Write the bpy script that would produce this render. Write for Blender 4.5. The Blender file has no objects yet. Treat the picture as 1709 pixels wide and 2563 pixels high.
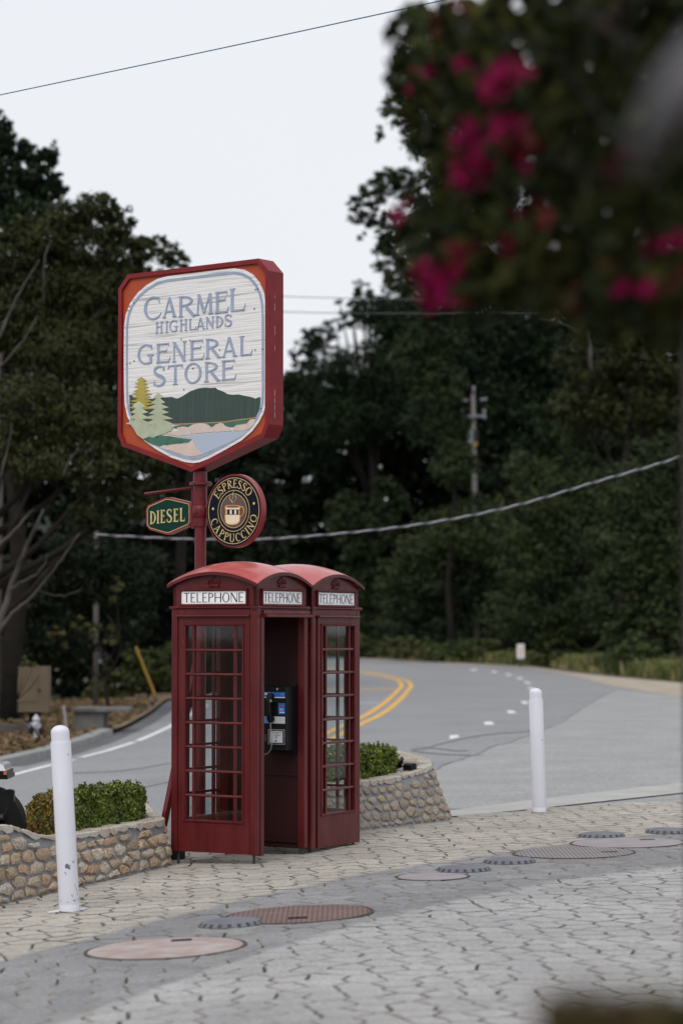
import bpy, bmesh, math, random
from math import sin, cos, pi, sqrt, radians
from mathutils import Vector, Matrix, noise
import numpy as np

rnd = random.Random(7)
scene = bpy.context.scene
C = scene.collection

# ------------------------------------------------------------------ camera
CH, FPX, CX, CY = 1.91, 6051.0, 854.5, 1281.5
PITCH = radians(2.824)
cam_d = bpy.data.cameras.new('camera')
cam = bpy.data.objects.new('camera', cam_d); C.objects.link(cam)
cam.location = (0, 0, CH); cam.rotation_euler = (pi/2 + PITCH, 0, 0)
cam_d.sensor_fit = 'VERTICAL'; cam_d.sensor_height = 36.0; cam_d.lens = 85.0
cam_d.clip_start = 0.1; cam_d.clip_end = 3000
cam_d.dof.use_dof = True; cam_d.dof.focus_distance = 20.6; cam_d.dof.aperture_fstop = 1.7
scene.camera = cam

# ------------------------------------------------------------------ sky and sun (overcast)
SUN_EL, SUN_AZ = radians(50), radians(200)
w = bpy.data.worlds.new('World'); scene.world = w; w.use_nodes = True
nt = w.node_tree; nt.nodes.clear()
sky = nt.nodes.new('ShaderNodeTexSky'); sky.sky_type = 'NISHITA'; sky.sun_disc = False
sky.sun_elevation = SUN_EL; sky.sun_rotation = SUN_AZ; sky.air_density = 1.0; sky.dust_density = 4.0
bg = nt.nodes.new('ShaderNodeBackground'); bg.inputs['Strength'].default_value = 0.1
cl = nt.nodes.new('ShaderNodeMix'); cl.data_type = 'RGBA'; cl.inputs[0].default_value = 0.93
# overcast deck: even pale cloud, very slightly mottled
tc = nt.nodes.new('ShaderNodeTexCoord'); nz = nt.nodes.new('ShaderNodeTexNoise')
nz.inputs['Scale'].default_value = 1.6; nz.inputs['Detail'].default_value = 3
nt.links.new(tc.outputs['Generated'], nz.inputs['Vector'])
cr = nt.nodes.new('ShaderNodeValToRGB')
cr.color_ramp.elements[0].position = .3; cr.color_ramp.elements[0].color = (8.75, 9.0, 9.5, 1)
cr.color_ramp.elements[1].position = .7; cr.color_ramp.elements[1].color = (9.15, 9.3, 9.65, 1)
nt.links.new(nz.outputs['Fac'], cr.inputs['Fac'])
nt.links.new(sky.outputs[0], cl.inputs[6]); nt.links.new(cr.outputs[0], cl.inputs[7])
nt.links.new(cl.outputs[2], bg.inputs['Color'])
ow = nt.nodes.new('ShaderNodeOutputWorld'); nt.links.new(bg.outputs[0], ow.inputs[0])
sd = bpy.data.lights.new('sun', 'SUN'); sd.energy = 1.5; sd.angle = radians(40); sd.color = (1, .97, .92)
sun = bpy.data.objects.new('sun', sd); C.objects.link(sun)
# sun travels from azimuth SUN_AZ (0 = +Y, clockwise) towards the scene
sv = Vector((sin(SUN_AZ)*cos(SUN_EL), cos(SUN_AZ)*cos(SUN_EL), sin(SUN_EL)))
sun.rotation_euler = sv.to_track_quat('Z', 'Y').to_euler()
vs = scene.view_settings; scene.display_settings.display_device = 'sRGB'
vs.view_transform = 'Standard'; vs.look = 'None'; vs.exposure = 0; vs.gamma = 1; vs.use_curve_mapping = False
scene.render.engine = 'CYCLES'

# ------------------------------------------------------------------ geometry helpers
def g(X):                       # cross fall of the ground
    if X < -8: return -.40
    if X < 0: return .05*X
    if X < 3: return .02*X
    return .06
def ray(px, py):
    a, b = (px-CX)/FPX, (CY-py)/FPX
    return Vector((a, cos(PITCH) - b*sin(PITCH), sin(PITCH) + b*cos(PITCH)))
def P(px, py, Y):
    r = ray(px, py); return Vector((r.x*Y/r.y, Y, CH + r.z*Y/r.y))
def G(px, py, dz=0.0):
    r = ray(px, py); z = 0
    for _ in range(12):
        t = (z + dz - CH)/r.z; z = g(r.x*t)
    return Vector((r.x*t, r.y*t, z + dz))
def ppm(Y): return FPX/Y
def onplane(px, py, p0, n):
    r = ray(px, py); o = Vector((0, 0, CH)); return o + r*((p0-o).dot(n)/r.dot(n))

def mesh_np(name, V, F, mat, smooth=False):
    me = bpy.data.meshes.new(name)
    me.from_pydata([tuple(v) for v in V], [], F)
    me.materials.append(mat)
    if smooth: me.polygons.foreach_set('use_smooth', [True]*len(me.polygons))
    me.update(); return me
def quads_mesh(name, V, mats, per=4, midx=None):
    """V: (n*per,3) array, consecutive faces"""
    n = len(V)//per
    me = bpy.data.meshes.new(name)
    me.vertices.add(n*per); me.vertices.foreach_set('co', np.asarray(V, dtype=np.float32).ravel())
    me.loops.add(n*per); me.loops.foreach_set('vertex_index', np.arange(n*per, dtype=np.int32))
    me.polygons.add(n); me.polygons.foreach_set('loop_start', np.arange(0, n*per, per, dtype=np.int32))
    me.polygons.foreach_set('loop_total', np.full(n, per, dtype=np.int32))
    for m in mats: me.materials.append(m)
    if midx is not None: me.polygons.foreach_set('material_index', np.asarray(midx, dtype=np.int32))
    me.update(); me.validate(); return me

ORG = {}
def link(name, me, parent=None):
    o = bpy.data.objects.new(name, me); C.objects.link(o)
    if parent is not None:
        o.parent = parent
    return o
def root_org(o):
    while o.parent is not None: o = o.parent
    return Vector(ORG.get(o.name, (0, 0, 0)))
def thing(name, label, cat, loc=(0, 0, 0), group=None):
    o = bpy.data.objects.new(name, None); C.objects.link(o); o.location = loc
    o.empty_display_size = .1
    o['label'] = label; o['category'] = cat
    if group: o['group'] = group
    ORG[o.name] = tuple(loc); return o
def tag(o, label, cat, group=None, kind=None):
    o['label'] = label; o['category'] = cat
    if group: o['group'] = group
    if kind: o['kind'] = kind
    return o
class MB:
    def __init__(s): s.V = []; s.F = []; s.M = []
    def add(s, V, F, mi=0):
        b = len(s.V); s.V += [Vector(v) for v in V]; s.F += [tuple(i+b for i in f) for f in F]; s.M += [mi]*len(F)
    def box8(s, c, mi=0):       # c: 8 points, bottom ccw then top ccw
        s.add(c, [(3, 2, 1, 0), (4, 5, 6, 7), (0, 1, 5, 4), (1, 2, 6, 5), (2, 3, 7, 6), (3, 0, 4, 7)], mi)
    def box(s, x0, x1, y0, y1, z0, z1, mi=0):
        s.box8([(x0, y0, z0), (x1, y0, z0), (x1, y1, z0), (x0, y1, z0), (x0, y0, z1), (x1, y0, z1), (x1, y1, z1), (x0, y1, z1)], mi)
    def fbox(s, F, u0, u1, n0, n1, z0, z1, mi=0):
        s.box8([F(u0, n1, z0), F(u1, n1, z0), F(u1, n0, z0), F(u0, n0, z0), F(u0, n1, z1), F(u1, n1, z1), F(u1, n0, z1), F(u0, n0, z1)], mi)
    def fprism(s, F, u0, u1, prof, mi=0):       # profile of (n,z) swept along u
        k = len(prof)
        s.add([F(u0, n, z) for n, z in prof] + [F(u1, n, z) for n, z in prof],
              [tuple(range(k))[::-1], tuple(range(k, 2*k))] + [(i, (i+1) % k, k+(i+1) % k, k+i) for i in range(k)], mi)
    def poly(s, pts, off, mi=0):                # extrude flat polygon pts by vector off (front = pts)
        k = len(pts); off = Vector(off)
        s.add([Vector(p) for p in pts] + [Vector(p)+off for p in pts],
              [tuple(range(k)), tuple(range(2*k-1, k-1, -1))] + [(i, k+i, k+(i+1) % k, (i+1) % k) for i in range(k)], mi)
    def tube(s, pts, rad, seg=8, mi=0, cap=True):
        pts = [Vector(p) for p in pts]; n = len(pts)
        if not hasattr(rad, '__len__'): rad = [rad]*n
        b = len(s.V); up = None
        for i, p in enumerate(pts):
            d = (pts[min(i+1, n-1)] - pts[max(i-1, 0)]).normalized()
            if up is None:
                up = Vector((0, 0, 1)) if abs(d.z) < .9 else Vector((1, 0, 0))
            a = d.cross(up).normalized(); up = a.cross(d).normalized()
            for k in range(seg):
                t = 2*pi*k/seg; s.V.append(p + (a*cos(t) + up*sin(t))*rad[i])
        for i in range(n-1):
            for k in range(seg):
                k2 = (k+1) % seg
                s.F.append((b+i*seg+k, b+i*seg+k2, b+(i+1)*seg+k2, b+(i+1)*seg+k)); s.M.append(mi)
        if cap:
            s.F.append(tuple(b+k for k in range(seg))[::-1]); s.F.append(tuple(b+(n-1)*seg+k for k in range(seg))); s.M += [mi, mi]
    def lathe(s, base, prof, seg=24, axis=Vector((0, 0, 1)), mi=0, cap=True):  # prof (r,h)
        axis = Vector(axis).normalized(); t = Vector((1, 0, 0)) if abs(axis.x) < .9 else Vector((0, 1, 0))
        a = axis.cross(t).normalized(); c = axis.cross(a); b = len(s.V); base = Vector(base)
        for r, h in prof:
            for k in range(seg):
                th = 2*pi*k/seg; s.V.append(base + axis*h + (a*cos(th) + c*sin(th))*r)
        for i in range(len(prof)-1):
            for k in range(seg):
                k2 = (k+1) % seg
                s.F.append((b+i*seg+k, b+i*seg+k2, b+(i+1)*seg+k2, b+(i+1)*seg+k)); s.M.append(mi)
        if cap:
            s.F.append(tuple(b+k for k in range(seg))[::-1]); s.F.append(tuple(b+(len(prof)-1)*seg+k for k in range(seg))); s.M += [mi, mi]
    def build(s, name, mat, parent=None, smooth=False, org=None, recalc=True, angle=None):
        o_ = root_org(parent) if parent is not None else (Vector(org) if org is not None else Vector((0, 0, 0)))
        me = bpy.data.meshes.new(name)
        me.from_pydata([tuple(v-o_) for v in s.V], [], s.F)
        mats = mat if isinstance(mat, (list, tuple)) else [mat]
        for m in mats: me.materials.append(m)
        me.polygons.foreach_set('material_index', s.M)
        if recalc:
            bm = bmesh.new(); bm.from_mesh(me); bmesh.ops.recalc_face_normals(bm, faces=bm.faces); bm.to_mesh(me); bm.free()
        if smooth:
            me.polygons.foreach_set('use_smooth', [True]*len(me.polygons))
            if angle: me.set_sharp_from_angle(angle=radians(angle))
        me.update()
        o = link(name, me, parent)
        if parent is None: o.location = o_
        return o

# ------------------------------------------------------------------ materials
def mat(name, col, rough=.6, spec=.5, noise_amt=0, nscale=5, col2=None, bump=0, bscale=40, coat=0, metal=0,
        ramp=(.35, .65), rnd_mode=None, vscale=None, stretch=None, detail=6):
    m = bpy.data.materials.new(name); m.use_nodes = True; t = m.node_tree; p = t.nodes['Principled BSDF']
    p.inputs['Base Color'].default_value = (*col, 1); p.inputs['Roughness'].default_value = rough
    p.inputs['Specular IOR Level'].default_value = spec; p.inputs['Metallic'].default_value = metal
    if coat: p.inputs['Coat Weight'].default_value = coat; p.inputs['Coat Roughness'].default_value = .12
    tc = t.nodes.new('ShaderNodeTexCoord'); vec = tc.outputs['Object']
    if stretch:
        mp = t.nodes.new('ShaderNodeMapping'); mp.inputs['Scale'].default_value = stretch
        t.links.new(vec, mp.inputs[0]); vec = mp.outputs[0]
    if col2 is not None:
        n = t.nodes.new('ShaderNodeTexNoise'); n.inputs['Scale'].default_value = nscale; n.inputs['Detail'].default_value = detail
        t.links.new(vec, n.inputs['Vector'])
        r = t.nodes.new('ShaderNodeValToRGB'); r.color_ramp.elements[0].position = ramp[0]; r.color_ramp.elements[1].position = ramp[1]
        r.color_ramp.elements[0].color = (*col, 1); r.color_ramp.elements[1].color = (*col2, 1)
        t.links.new(n.outputs['Fac'], r.inputs[0]); t.links.new(r.outputs[0], p.inputs['Base Color'])
    if bump:
        n = t.nodes.new('ShaderNodeTexNoise'); n.inputs['Scale'].default_value = bscale; n.inputs['Detail'].default_value = 5
        t.links.new(vec, n.inputs['Vector'])
        b = t.nodes.new('ShaderNodeBump'); b.inputs['Strength'].default_value = bump; b.inputs['Distance'].default_value = .01
        t.links.new(n.outputs['Fac'], b.inputs['Height']); t.links.new(b.outputs[0], p.inputs['Normal'])
    return m
def rand_mat(name, cols, rough=.85, mode='object', grain=0, gscale=120, gcol=None, bump=0, bscale=80, big=None, spec=.3, trans=0):
    """colour picked per object or per mesh island from a list of colours; fine speckle on top"""
    m = bpy.data.materials.new(name); m.use_nodes = True; t = m.node_tree; p = t.nodes['Principled BSDF']
    p.inputs['Roughness'].default_value = rough; p.inputs['Specular IOR Level'].default_value = spec
    if mode == 'object': s = t.nodes.new('ShaderNodeObjectInfo').outputs['Random']
    else: s = t.nodes.new('ShaderNodeNewGeometry').outputs['Random Per Island']
    r = t.nodes.new('ShaderNodeValToRGB'); e = r.color_ramp.elements
    while len(e) < len(cols): e.new(.5)
    for i, c in enumerate(cols): e[i].position = i/max(1, len(cols)-1); e[i].color = (*c, 1)
    t.links.new(s, r.inputs[0]); out = r.outputs[0]
    tc = t.nodes.new('ShaderNodeTexCoord')
    geo = t.nodes.new('ShaderNodeNewGeometry')
    if big:                       # large soft variation of pigment (scale, colour)
        n = t.nodes.new('ShaderNodeTexNoise'); n.inputs['Scale'].default_value = big[0]; n.inputs['Detail'].default_value = 4
        t.links.new(geo.outputs['Position'], n.inputs['Vector'])
        mr = t.nodes.new('ShaderNodeMapRange'); mr.inputs[1].default_value = .42; mr.inputs[2].default_value = .66
        mr.inputs[4].default_value = big[2] if len(big) > 2 else 1
        t.links.new(n.outputs['Fac'], mr.inputs[0])
        x = t.nodes.new('ShaderNodeMix'); x.data_type = 'RGBA'; x.inputs[7].default_value = (*big[1], 1)
        t.links.new(mr.outputs[0], x.inputs[0]); t.links.new(out, x.inputs[6]); out = x.outputs[2]
    if grain:
        n = t.nodes.new('ShaderNodeTexNoise'); n.inputs['Scale'].default_value = gscale; n.inputs['Detail'].default_value = 3
        t.links.new(geo.outputs['Position'], n.inputs['Vector'])
        mr = t.nodes.new('ShaderNodeMapRange'); mr.inputs[1].default_value = .5; mr.inputs[2].default_value = .62; mr.inputs[4].default_value = grain
        t.links.new(n.outputs['Fac'], mr.inputs[0])
        x = t.nodes.new('ShaderNodeMix'); x.data_type = 'RGBA'; x.inputs[7].default_value = (*(gcol or (.03, .03, .03)), 1)
        t.links.new(mr.outputs[0], x.inputs[0]); t.links.new(out, x.inputs[6]); out = x.outputs[2]
    t.links.new(out, p.inputs['Base Color'])
    if bump:
        n = t.nodes.new('ShaderNodeTexNoise'); n.inputs['Scale'].default_value = bscale; n.inputs['Detail'].default_value = 4
        t.links.new(geo.outputs['Position'], n.inputs['Vector'])
        b = t.nodes.new('ShaderNodeBump'); b.inputs['Strength'].default_value = bump; b.inputs['Distance'].default_value = .006
        t.links.new(n.outputs['Fac'], b.inputs['Height']); t.links.new(b.outputs[0], p.inputs['Normal'])
    if trans:
        p.inputs['Transmission Weight'].default_value = 0
    return m
def glass_mat(name, tint=(.86, .9, .9), refl=.10):
    m = bpy.data.materials.new(name); m.use_nodes = True; t = m.node_tree; t.nodes.clear()
    tr = t.nodes.new('ShaderNodeBsdfTransparent'); tr.inputs[0].default_value = (*tint, 1)
    gl = t.nodes.new('ShaderNodeBsdfGlossy'); gl.inputs['Roughness'].default_value = .03; gl.inputs[0].default_value = (1, 1, 1, 1)
    lw = t.nodes.new('ShaderNodeLayerWeight'); lw.inputs[0].default_value = .5
    pw = t.nodes.new('ShaderNodeMath'); pw.operation = 'POWER'; pw.inputs[1].default_value = 4; t.links.new(lw.outputs['Facing'], pw.inputs[0])
    fr = t.nodes.new('ShaderNodeMapRange'); fr.inputs[3].default_value = .045; fr.inputs[4].default_value = .8; t.links.new(pw.outputs[0], fr.inputs[0])
    mx = t.nodes.new('ShaderNodeMixShader'); o = t.nodes.new('ShaderNodeOutputMaterial')
    t.links.new(fr.outputs[0], mx.inputs[0]); t.links.new(tr.outputs[0], mx.inputs[1]); t.links.new(gl.outputs[0], mx.inputs[2])
    t.links.new(mx.outputs[0], o.inputs[0]); return m

M = {}
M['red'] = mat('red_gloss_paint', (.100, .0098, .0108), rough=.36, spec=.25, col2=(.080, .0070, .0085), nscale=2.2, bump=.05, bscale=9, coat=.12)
def wear(m, c_f, c_c):
    t = m.node_tree; p = t.nodes['Principled BSDF']; src = p.inputs['Base Color'].links[0].from_socket
    geo = t.nodes.new('ShaderNodeNewGeometry')
    def nz(sc, det, st=(1, 1, 1)):
        mp = t.nodes.new('ShaderNodeMapping'); mp.inputs['Scale'].default_value = st; t.links.new(geo.outputs['Position'], mp.inputs[0])
        n = t.nodes.new('ShaderNodeTexNoise'); n.inputs['Scale'].default_value = sc; n.inputs['Detail'].default_value = det; t.links.new(mp.outputs[0], n.inputs['Vector']); return n.outputs['Fac']
    def mix(f, a, c, lo, hi, amt):
        mr = t.nodes.new('ShaderNodeMapRange'); mr.inputs[1].default_value = lo; mr.inputs[2].default_value = hi; mr.inputs[4].default_value = amt; t.links.new(f, mr.inputs[0])
        x = t.nodes.new('ShaderNodeMix'); x.data_type = 'RGBA'; t.links.new(mr.outputs[0], x.inputs[0]); t.links.new(a, x.inputs[6]); x.inputs[7].default_value = (*c, 1); return x.outputs[2]
    o = mix(nz(7, 5, (1, 1, .22)), src, c_f, .48, .72, .55)
    o = mix(nz(30, 6), o, c_c, .70, .74, .8)
    t.links.new(o, p.inputs['Base Color'])
    mr = t.nodes.new('ShaderNodeMapRange'); mr.inputs[3].default_value = .28; mr.inputs[4].default_value = .55; t.links.new(nz(5, 5), mr.inputs[0]); t.links.new(mr.outputs[0], p.inputs['Roughness'])
wear(M['red'], (.15, .024, .024), (.20, .07, .06))
M['red_in'] = mat('red_inner_shade', (.032, .006, .006), rough=.55, spec=.25, col2=(.022, .004, .004), nscale=3)  # darker copy of the booth red, interior shade put into the colour
M['red_roof'] = mat('red_roof_sky_sheen', (.38, .044, .042), rough=.42, spec=.5, col2=(.48, .095, .09), nscale=2.2, coat=.5)  # paler than the body red: sky sheen on the roof painted in
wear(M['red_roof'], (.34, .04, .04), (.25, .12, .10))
M['red_pole'] = mat('red_pole_paint', (.145, .010, .016), rough=.42, spec=.4, col2=(.11, .008, .012), nscale=9, bump=.08)
M['glass'] = glass_mat('window_glass')
M['black'] = mat('black_plastic', (.006, .006, .007), rough=.35, spec=.25)
M['rubber'] = mat('black_rubber', (.010, .010, .010), rough=.8, spec=.2)
M['iron'] = mat('cast_iron', (.02, .02, .022), rough=.6, col2=(.045, .035, .03), nscale=30, bump=.3)
M['chrome'] = mat('chrome', (.75, .75, .76), rough=.15, metal=1)
M['opal'] = mat('opal_glass', (.86, .87, .88), rough=.25, spec=.5)
M['purple'] = mat('purple_print', (.055, .012, .05), rough=.5)
M['bollard'] = mat('white_bollard_plastic', (.72, .73, .80), rough=.42, spec=.4, col2=(.66, .67, .745), nscale=1.5)
M['chip'] = mat('bare_metal_chip', (.11, .13, .16), rough=.6)
M['mortar'] = mat('mortar', (.27, .275, .285), rough=.9, col2=(.19, .195, .205), nscale=18, bump=.35, bscale=120)
M['soil'] = mat('planter_soil', (.03, .022, .016), rough=1, bump=.6, bscale=60)
STONE = [(.46, .37, .25), (.20, .14, .085), (.52, .45, .36), (.36, .29, .215), (.40, .29, .18), (.50, .47, .42), (.26, .20, .14), (.48, .37, .26), (.38, .345, .30), (.46, .35, .22), (.34, .19, .11), (.50, .42, .32)]
STONE = [tuple(min(.62, (c*1.1+.02)*.72 + .28*(.44, .38, .30)[i_]) for i_, c in enumerate(q)) for q in STONE]
M['stone'] = rand_mat('field_stone', STONE, rough=.88, grain=.62, gscale=75, gcol=(.07, .052, .04), bump=1.0, bscale=60, big=(16, (.40, .24, .13), .35))
M['capstone'] = rand_mat('cap_stone', [(.50, .46, .41), (.44, .38, .31), (.54, .51, .46), (.47, .40, .33)], rough=.9, grain=.5, gscale=150, gcol=(.10, .08, .065), bump=.7, bscale=90)
M['stone_r'] = rand_mat('field_stone_pale', [(.38, .33, .26), (.29, .24, .19), (.44, .38, .30), (.42, .33, .21), (.34, .30, .26), (.40, .32, .25), (.26, .22, .18), (.45, .40, .33)], rough=.9, grain=.6, gscale=75, gcol=(.10, .08, .06), bump=1.0, bscale=60, big=(10, (.26, .22, .18), .4))
TAN = [(.43, .39, .345), (.395, .36, .32), (.45, .412, .368), (.415, .382, .342), (.385, .352, .318)]
GRY = [(.255, .255, .265), (.225, .226, .236), (.28, .28, .285), (.245, .246, .254)]
LGT = [(.385, .38, .38), (.355, .352, .355), (.40, .395, .392), (.37, .366, .366)]
def paver_mat(name, mode, upc, loc_):
    """paver colours by the three laid areas, edges of the grey lane soft and uneven"""
    m = bpy.data.materials.new(name); m.use_nodes = True; t = m.node_tree; p = t.nodes['Principled BSDF']
    p.inputs['Roughness'].default_value = .93; p.inputs['Specular IOR Level'].default_value = .25
    rs = t.nodes.new('ShaderNodeObjectInfo').outputs['Random'] if mode == 'object' else t.nodes.new('ShaderNodeNewGeometry').outputs['Random Per Island']
    geo = t.nodes.new('ShaderNodeNewGeometry'); sp = t.nodes.new('ShaderNodeSeparateXYZ'); t.links.new(geo.outputs['Position'], sp.inputs[0])
    def M_(op, a, b=None):
        n = t.nodes.new('ShaderNodeMath'); n.operation = op
        for i_, v in enumerate((a, b)):
            if v is None: continue
            if isinstance(v, (int, float)): n.inputs[i_].default_value = v
            else: t.links.new(v, n.inputs[i_])
        return n.outputs[0]
    def ramp(cols):
        r = t.nodes.new('ShaderNodeValToRGB'); e = r.color_ramp.elements
        while len(e) < len(cols): e.new(.5)
        for i_, c in enumerate(cols): e[i_].position = i_/(len(cols)-1); e[i_].color = (*c, 1)
        t.links.new(rs, r.inputs[0]); return r.outputs[0]
    def nz(sc, det=4):
        n = t.nodes.new('ShaderNodeTexNoise'); n.inputs['Scale'].default_value = sc; n.inputs['Detail'].default_value = det; t.links.new(geo.outputs['Position'], n.inputs['Vector']); return n.outputs['Fac']
    def mask(co, wd):
        x = sp.outputs['X']; acc = float(co[0])
        for c in co[1:]: acc = M_('ADD', M_('MULTIPLY', acc, x) if not isinstance(acc, float) else M_('MULTIPLY', x, acc), float(c))
        d = M_('SUBTRACT', sp.outputs['Y'], acc); d = M_('ADD', d, M_('MULTIPLY', M_('SUBTRACT', nz(2.2), .5), .35))
        mr = t.nodes.new('ShaderNodeMapRange'); mr.inputs[1].default_value = -wd; mr.inputs[2].default_value = wd; t.links.new(d, mr.inputs[0]); return mr.outputs[0]
    def mix(f, a, b, bt='MIX'):
        n = t.nodes.new('ShaderNodeMix'); n.data_type = 'RGBA'; n.blend_type = bt
        if isinstance(f, float): n.inputs[0].default_value = f
        else: t.links.new(f, n.inputs[0])
        for i_, v in ((6, a), (7, b)):
            if isinstance(v, tuple): n.inputs[i_].default_value = (*v, 1)
            else: t.links.new(v, n.inputs[i_])
        return n.outputs[2]
    c = mix(mask(loc_, .10), ramp(LGT), ramp(GRY)); c = mix(mask(upc, .10), c, ramp(TAN))
    def mr(v, a, b, c_, d_):
        n = t.nodes.new('ShaderNodeMapRange'); n.inputs[1].default_value = a; n.inputs[2].default_value = b; n.inputs[3].default_value = c_; n.inputs[4].default_value = d_; t.links.new(v, n.inputs[0]); return n.outputs[0]
    c = mix(1.0, c, mr(nz(.7, 5), .3, .7, .80, 1.10), 'MULTIPLY'); c = mix(1.0, c, mr(nz(38, 4), .35, .65, .80, 1.12), 'MULTIPLY'); c = mix(1.0, c, mr(nz(130, 2), .38, .6, .84, 1.08), 'MULTIPLY')
    t.links.new(c, p.inputs['Base Color'])
    b = t.nodes.new('ShaderNodeBump'); b.inputs['Strength'].default_value = .8; b.inputs['Distance'].default_value = .006; t.links.new(nz(60), b.inputs['Height']); t.links.new(b.outputs[0], p.inputs['Normal'])
    return m
M['joint'] = mat('joint_sand', (.022, .018, .015), rough=1, col2=(.07, .06, .05), nscale=5, bump=.4, ramp=(.52, .68))

# ------------------------------------------------------------------ ground sheets
def sheet(name, pts, z, material, kind='structure', parent=None, cuts=(-8, 0, 3)):
    bm = bmesh.new(); vs_ = [bm.verts.new((x, y, 0)) for x, y in pts]
    bm.faces.new(vs_)
    for c in cuts:
        bmesh.ops.bisect_plane(bm, geom=bm.verts[:]+bm.edges[:]+bm.faces[:], plane_co=(c, 0, 0), plane_no=(1, 0, 0))
    for v in bm.verts: v.co.z = g(v.co.x) + z
    bmesh.ops.triangulate(bm, faces=bm.faces[:])
    bmesh.ops.recalc_face_normals(bm, faces=bm.faces)
    for f in bm.faces:
        if f.normal.z < 0: f.normal_flip()
    me = bpy.data.meshes.new(name); bm.to_mesh(me); bm.free(); me.materials.append(material)
    o = link(name, me, parent)
    if kind: o['kind'] = kind
    return o
def strip(name, line, width, z, material, parent=None, kind=None, dx=True):
    """band along a polyline of (x,y); width horizontal"""
    V = []; F = []; n = len(line)
    # resample at kinks of the cross fall
    for i, (x, y) in enumerate(line):
        a = Vector(line[max(i-1, 0)]); b = Vector(line[min(i+1, n-1)]); d = (b-a).normalized(); nn = Vector((d.y, -d.x))*width/2
        for s_ in (-1, 1):
            q = Vector((x, y)) + nn*s_; V.append((q.x, q.y, g(q.x)+z))
    for i in range(n-1): F.append((2*i, 2*i+1, 2*i+3, 2*i+2))
    me = mesh_np(name, V, F, material); o = link(name, me, parent)
    if kind: o['kind'] = kind
    return o
def smooth_line(pts, n=8):
    out = []; p = [Vector(q) for q in pts]; p = [2*p[0]-p[1]] + p + [2*p[-1]-p[-2]]
    for i in range(1, len(p)-2):
        for k in range(n):
            t = k/n
            out.append(tuple(.5*((2*p[i]) + (p[i+1]-p[i-1])*t + (2*p[i-1]-5*p[i]+4*p[i+1]-p[i+2])*t*t + (3*p[i]-p[i-1]-3*p[i+1]+p[i+2])*t**3)))
    out.append(tuple(p[-2])); return out
def Gxy(px, py): v = G(px, py); return (v.x, v.y)

M['ground'] = mat('bare_soil', (.055, .045, .03), rough=1, col2=(.08, .07, .045), nscale=.8, bump=.3, bscale=6)
def asphalt(name, c1, c2, ns=.35):
    m = mat(name, c1, rough=.9, spec=.3, col2=c2, nscale=ns, bump=.35, bscale=60, ramp=(.3, .7), detail=9)
    t = m.node_tree; p = t.nodes['Principled BSDF']; src = p.inputs['Base Color'].links[0].from_socket
    n = t.nodes.new('ShaderNodeTexNoise'); n.inputs['Scale'].default_value = 22; n.inputs['Detail'].default_value = 6
    tc = t.nodes.new('ShaderNodeTexCoord'); t.links.new(tc.outputs['Object'], n.inputs['Vector'])
    mr = t.nodes.new('ShaderNodeMapRange'); mr.inputs[1].default_value = .35; mr.inputs[2].default_value = .65; mr.inputs[3].default_value = .78; mr.inputs[4].default_value = 1.16
    t.links.new(n.outputs['Fac'], mr.inputs[0]); mx = t.nodes.new('ShaderNodeMix'); mx.data_type = 'RGBA'; mx.blend_type = 'MULTIPLY'; mx.inputs[0].default_value = 1
    t.links.new(src, mx.inputs[6]); t.links.new(mr.outputs[0], mx.inputs[7]); t.links.new(mx.outputs[2], p.inputs['Base Color'])
    return m
M['road'] = asphalt('asphalt_worn', (.225, .228, .24), (.27, .272, .28))
M['apron'] = asphalt('asphalt_pale', (.27, .272, .275), (.33, .33, .33), .8)
M['dark_asphalt'] = asphalt('asphalt_dark', (.10, .10, .11), (.13, .13, .14), 1)
M['concrete'] = mat('gutter_concrete', (.40, .395, .385), rough=.9, col2=(.33, .325, .31), nscale=1.4, bump=.2)
M['white_line'] = mat('road_white', (.74, .74, .75), rough=.8, col2=(.60, .60, .61), nscale=6, ramp=(.4, .75))
M['yellow_line'] = mat('road_yellow', (.78, .42, .055), rough=.8, col2=(.62, .33, .05), nscale=3)
M['litter'] = mat('leaf_litter', (.13, .085, .055), rough=1, col2=(.23, .16, .10), nscale=3, bump=.8, bscale=25)
M['shoulder'] = mat('sandy_shoulder', (.40, .34, .28), rough=1, col2=(.30, .25, .19), nscale=1, bump=.3, bscale=8)
M['kerb'] = mat('kerb_concrete', (.27, .27, .265), rough=.9, col2=(.20, .20, .195), nscale=4, bump=.2)

sheet('ground', [(-1200, -300), (1200, -300), (1200, 1500), (-1200, 1500)], -.09, M['ground'])
far_edge = [Gxy(*q) for q in ((640, 1637), (760, 1642), (900, 1649), (1077, 1658.5), (1185, 1663), (1326, 1671), (1434, 1690), (1531, 1716), (1620, 1730), (1709, 1742))]
far_edge = far_edge + [(15, 62), (22, 56), (34, 50)]
verge_edge = [Gxy(*q) for q in ((-60, 1935), (16, 1914), (122, 1890), (230, 1857), (330, 1815), (385, 1783), (421, 1752))]
road_poly = [(-7.5, 12), (34, 12), (34, 50)] + far_edge[::-1][1:] + [(-20, 230), (-18, 160), (-6, 130)] + [(-4.6, 95), (-4.5, 80)] + verge_edge[::-1]
sheet('road', road_poly, -.03, M['road'])
# paler apron joining the road from the forecourt side
seam = [Gxy(*q) for q in ((1000, 1945), (1090, 1919), (1170, 1890), (1250, 1860), (1340, 1833), (1428, 1790), (1461, 1766), (1537, 1725))]
apron = sheet('driveway_apron', [(0.6, 26.2), (6, 26), (30, 30), (30, 48), (15, 60), (9.6, 72)] + seam[::-1], -.026, M['apron'])
jog = [(x + .04*sin(i*2.1), y + .15*sin(i*1.3)) for i, (x, y) in enumerate(smooth_line(seam, 4))]
strip('seam_crack', jog, .03, -.021, mat('crack_tar', (.18, .18, .185), rough=.9), kind='structure')
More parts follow.
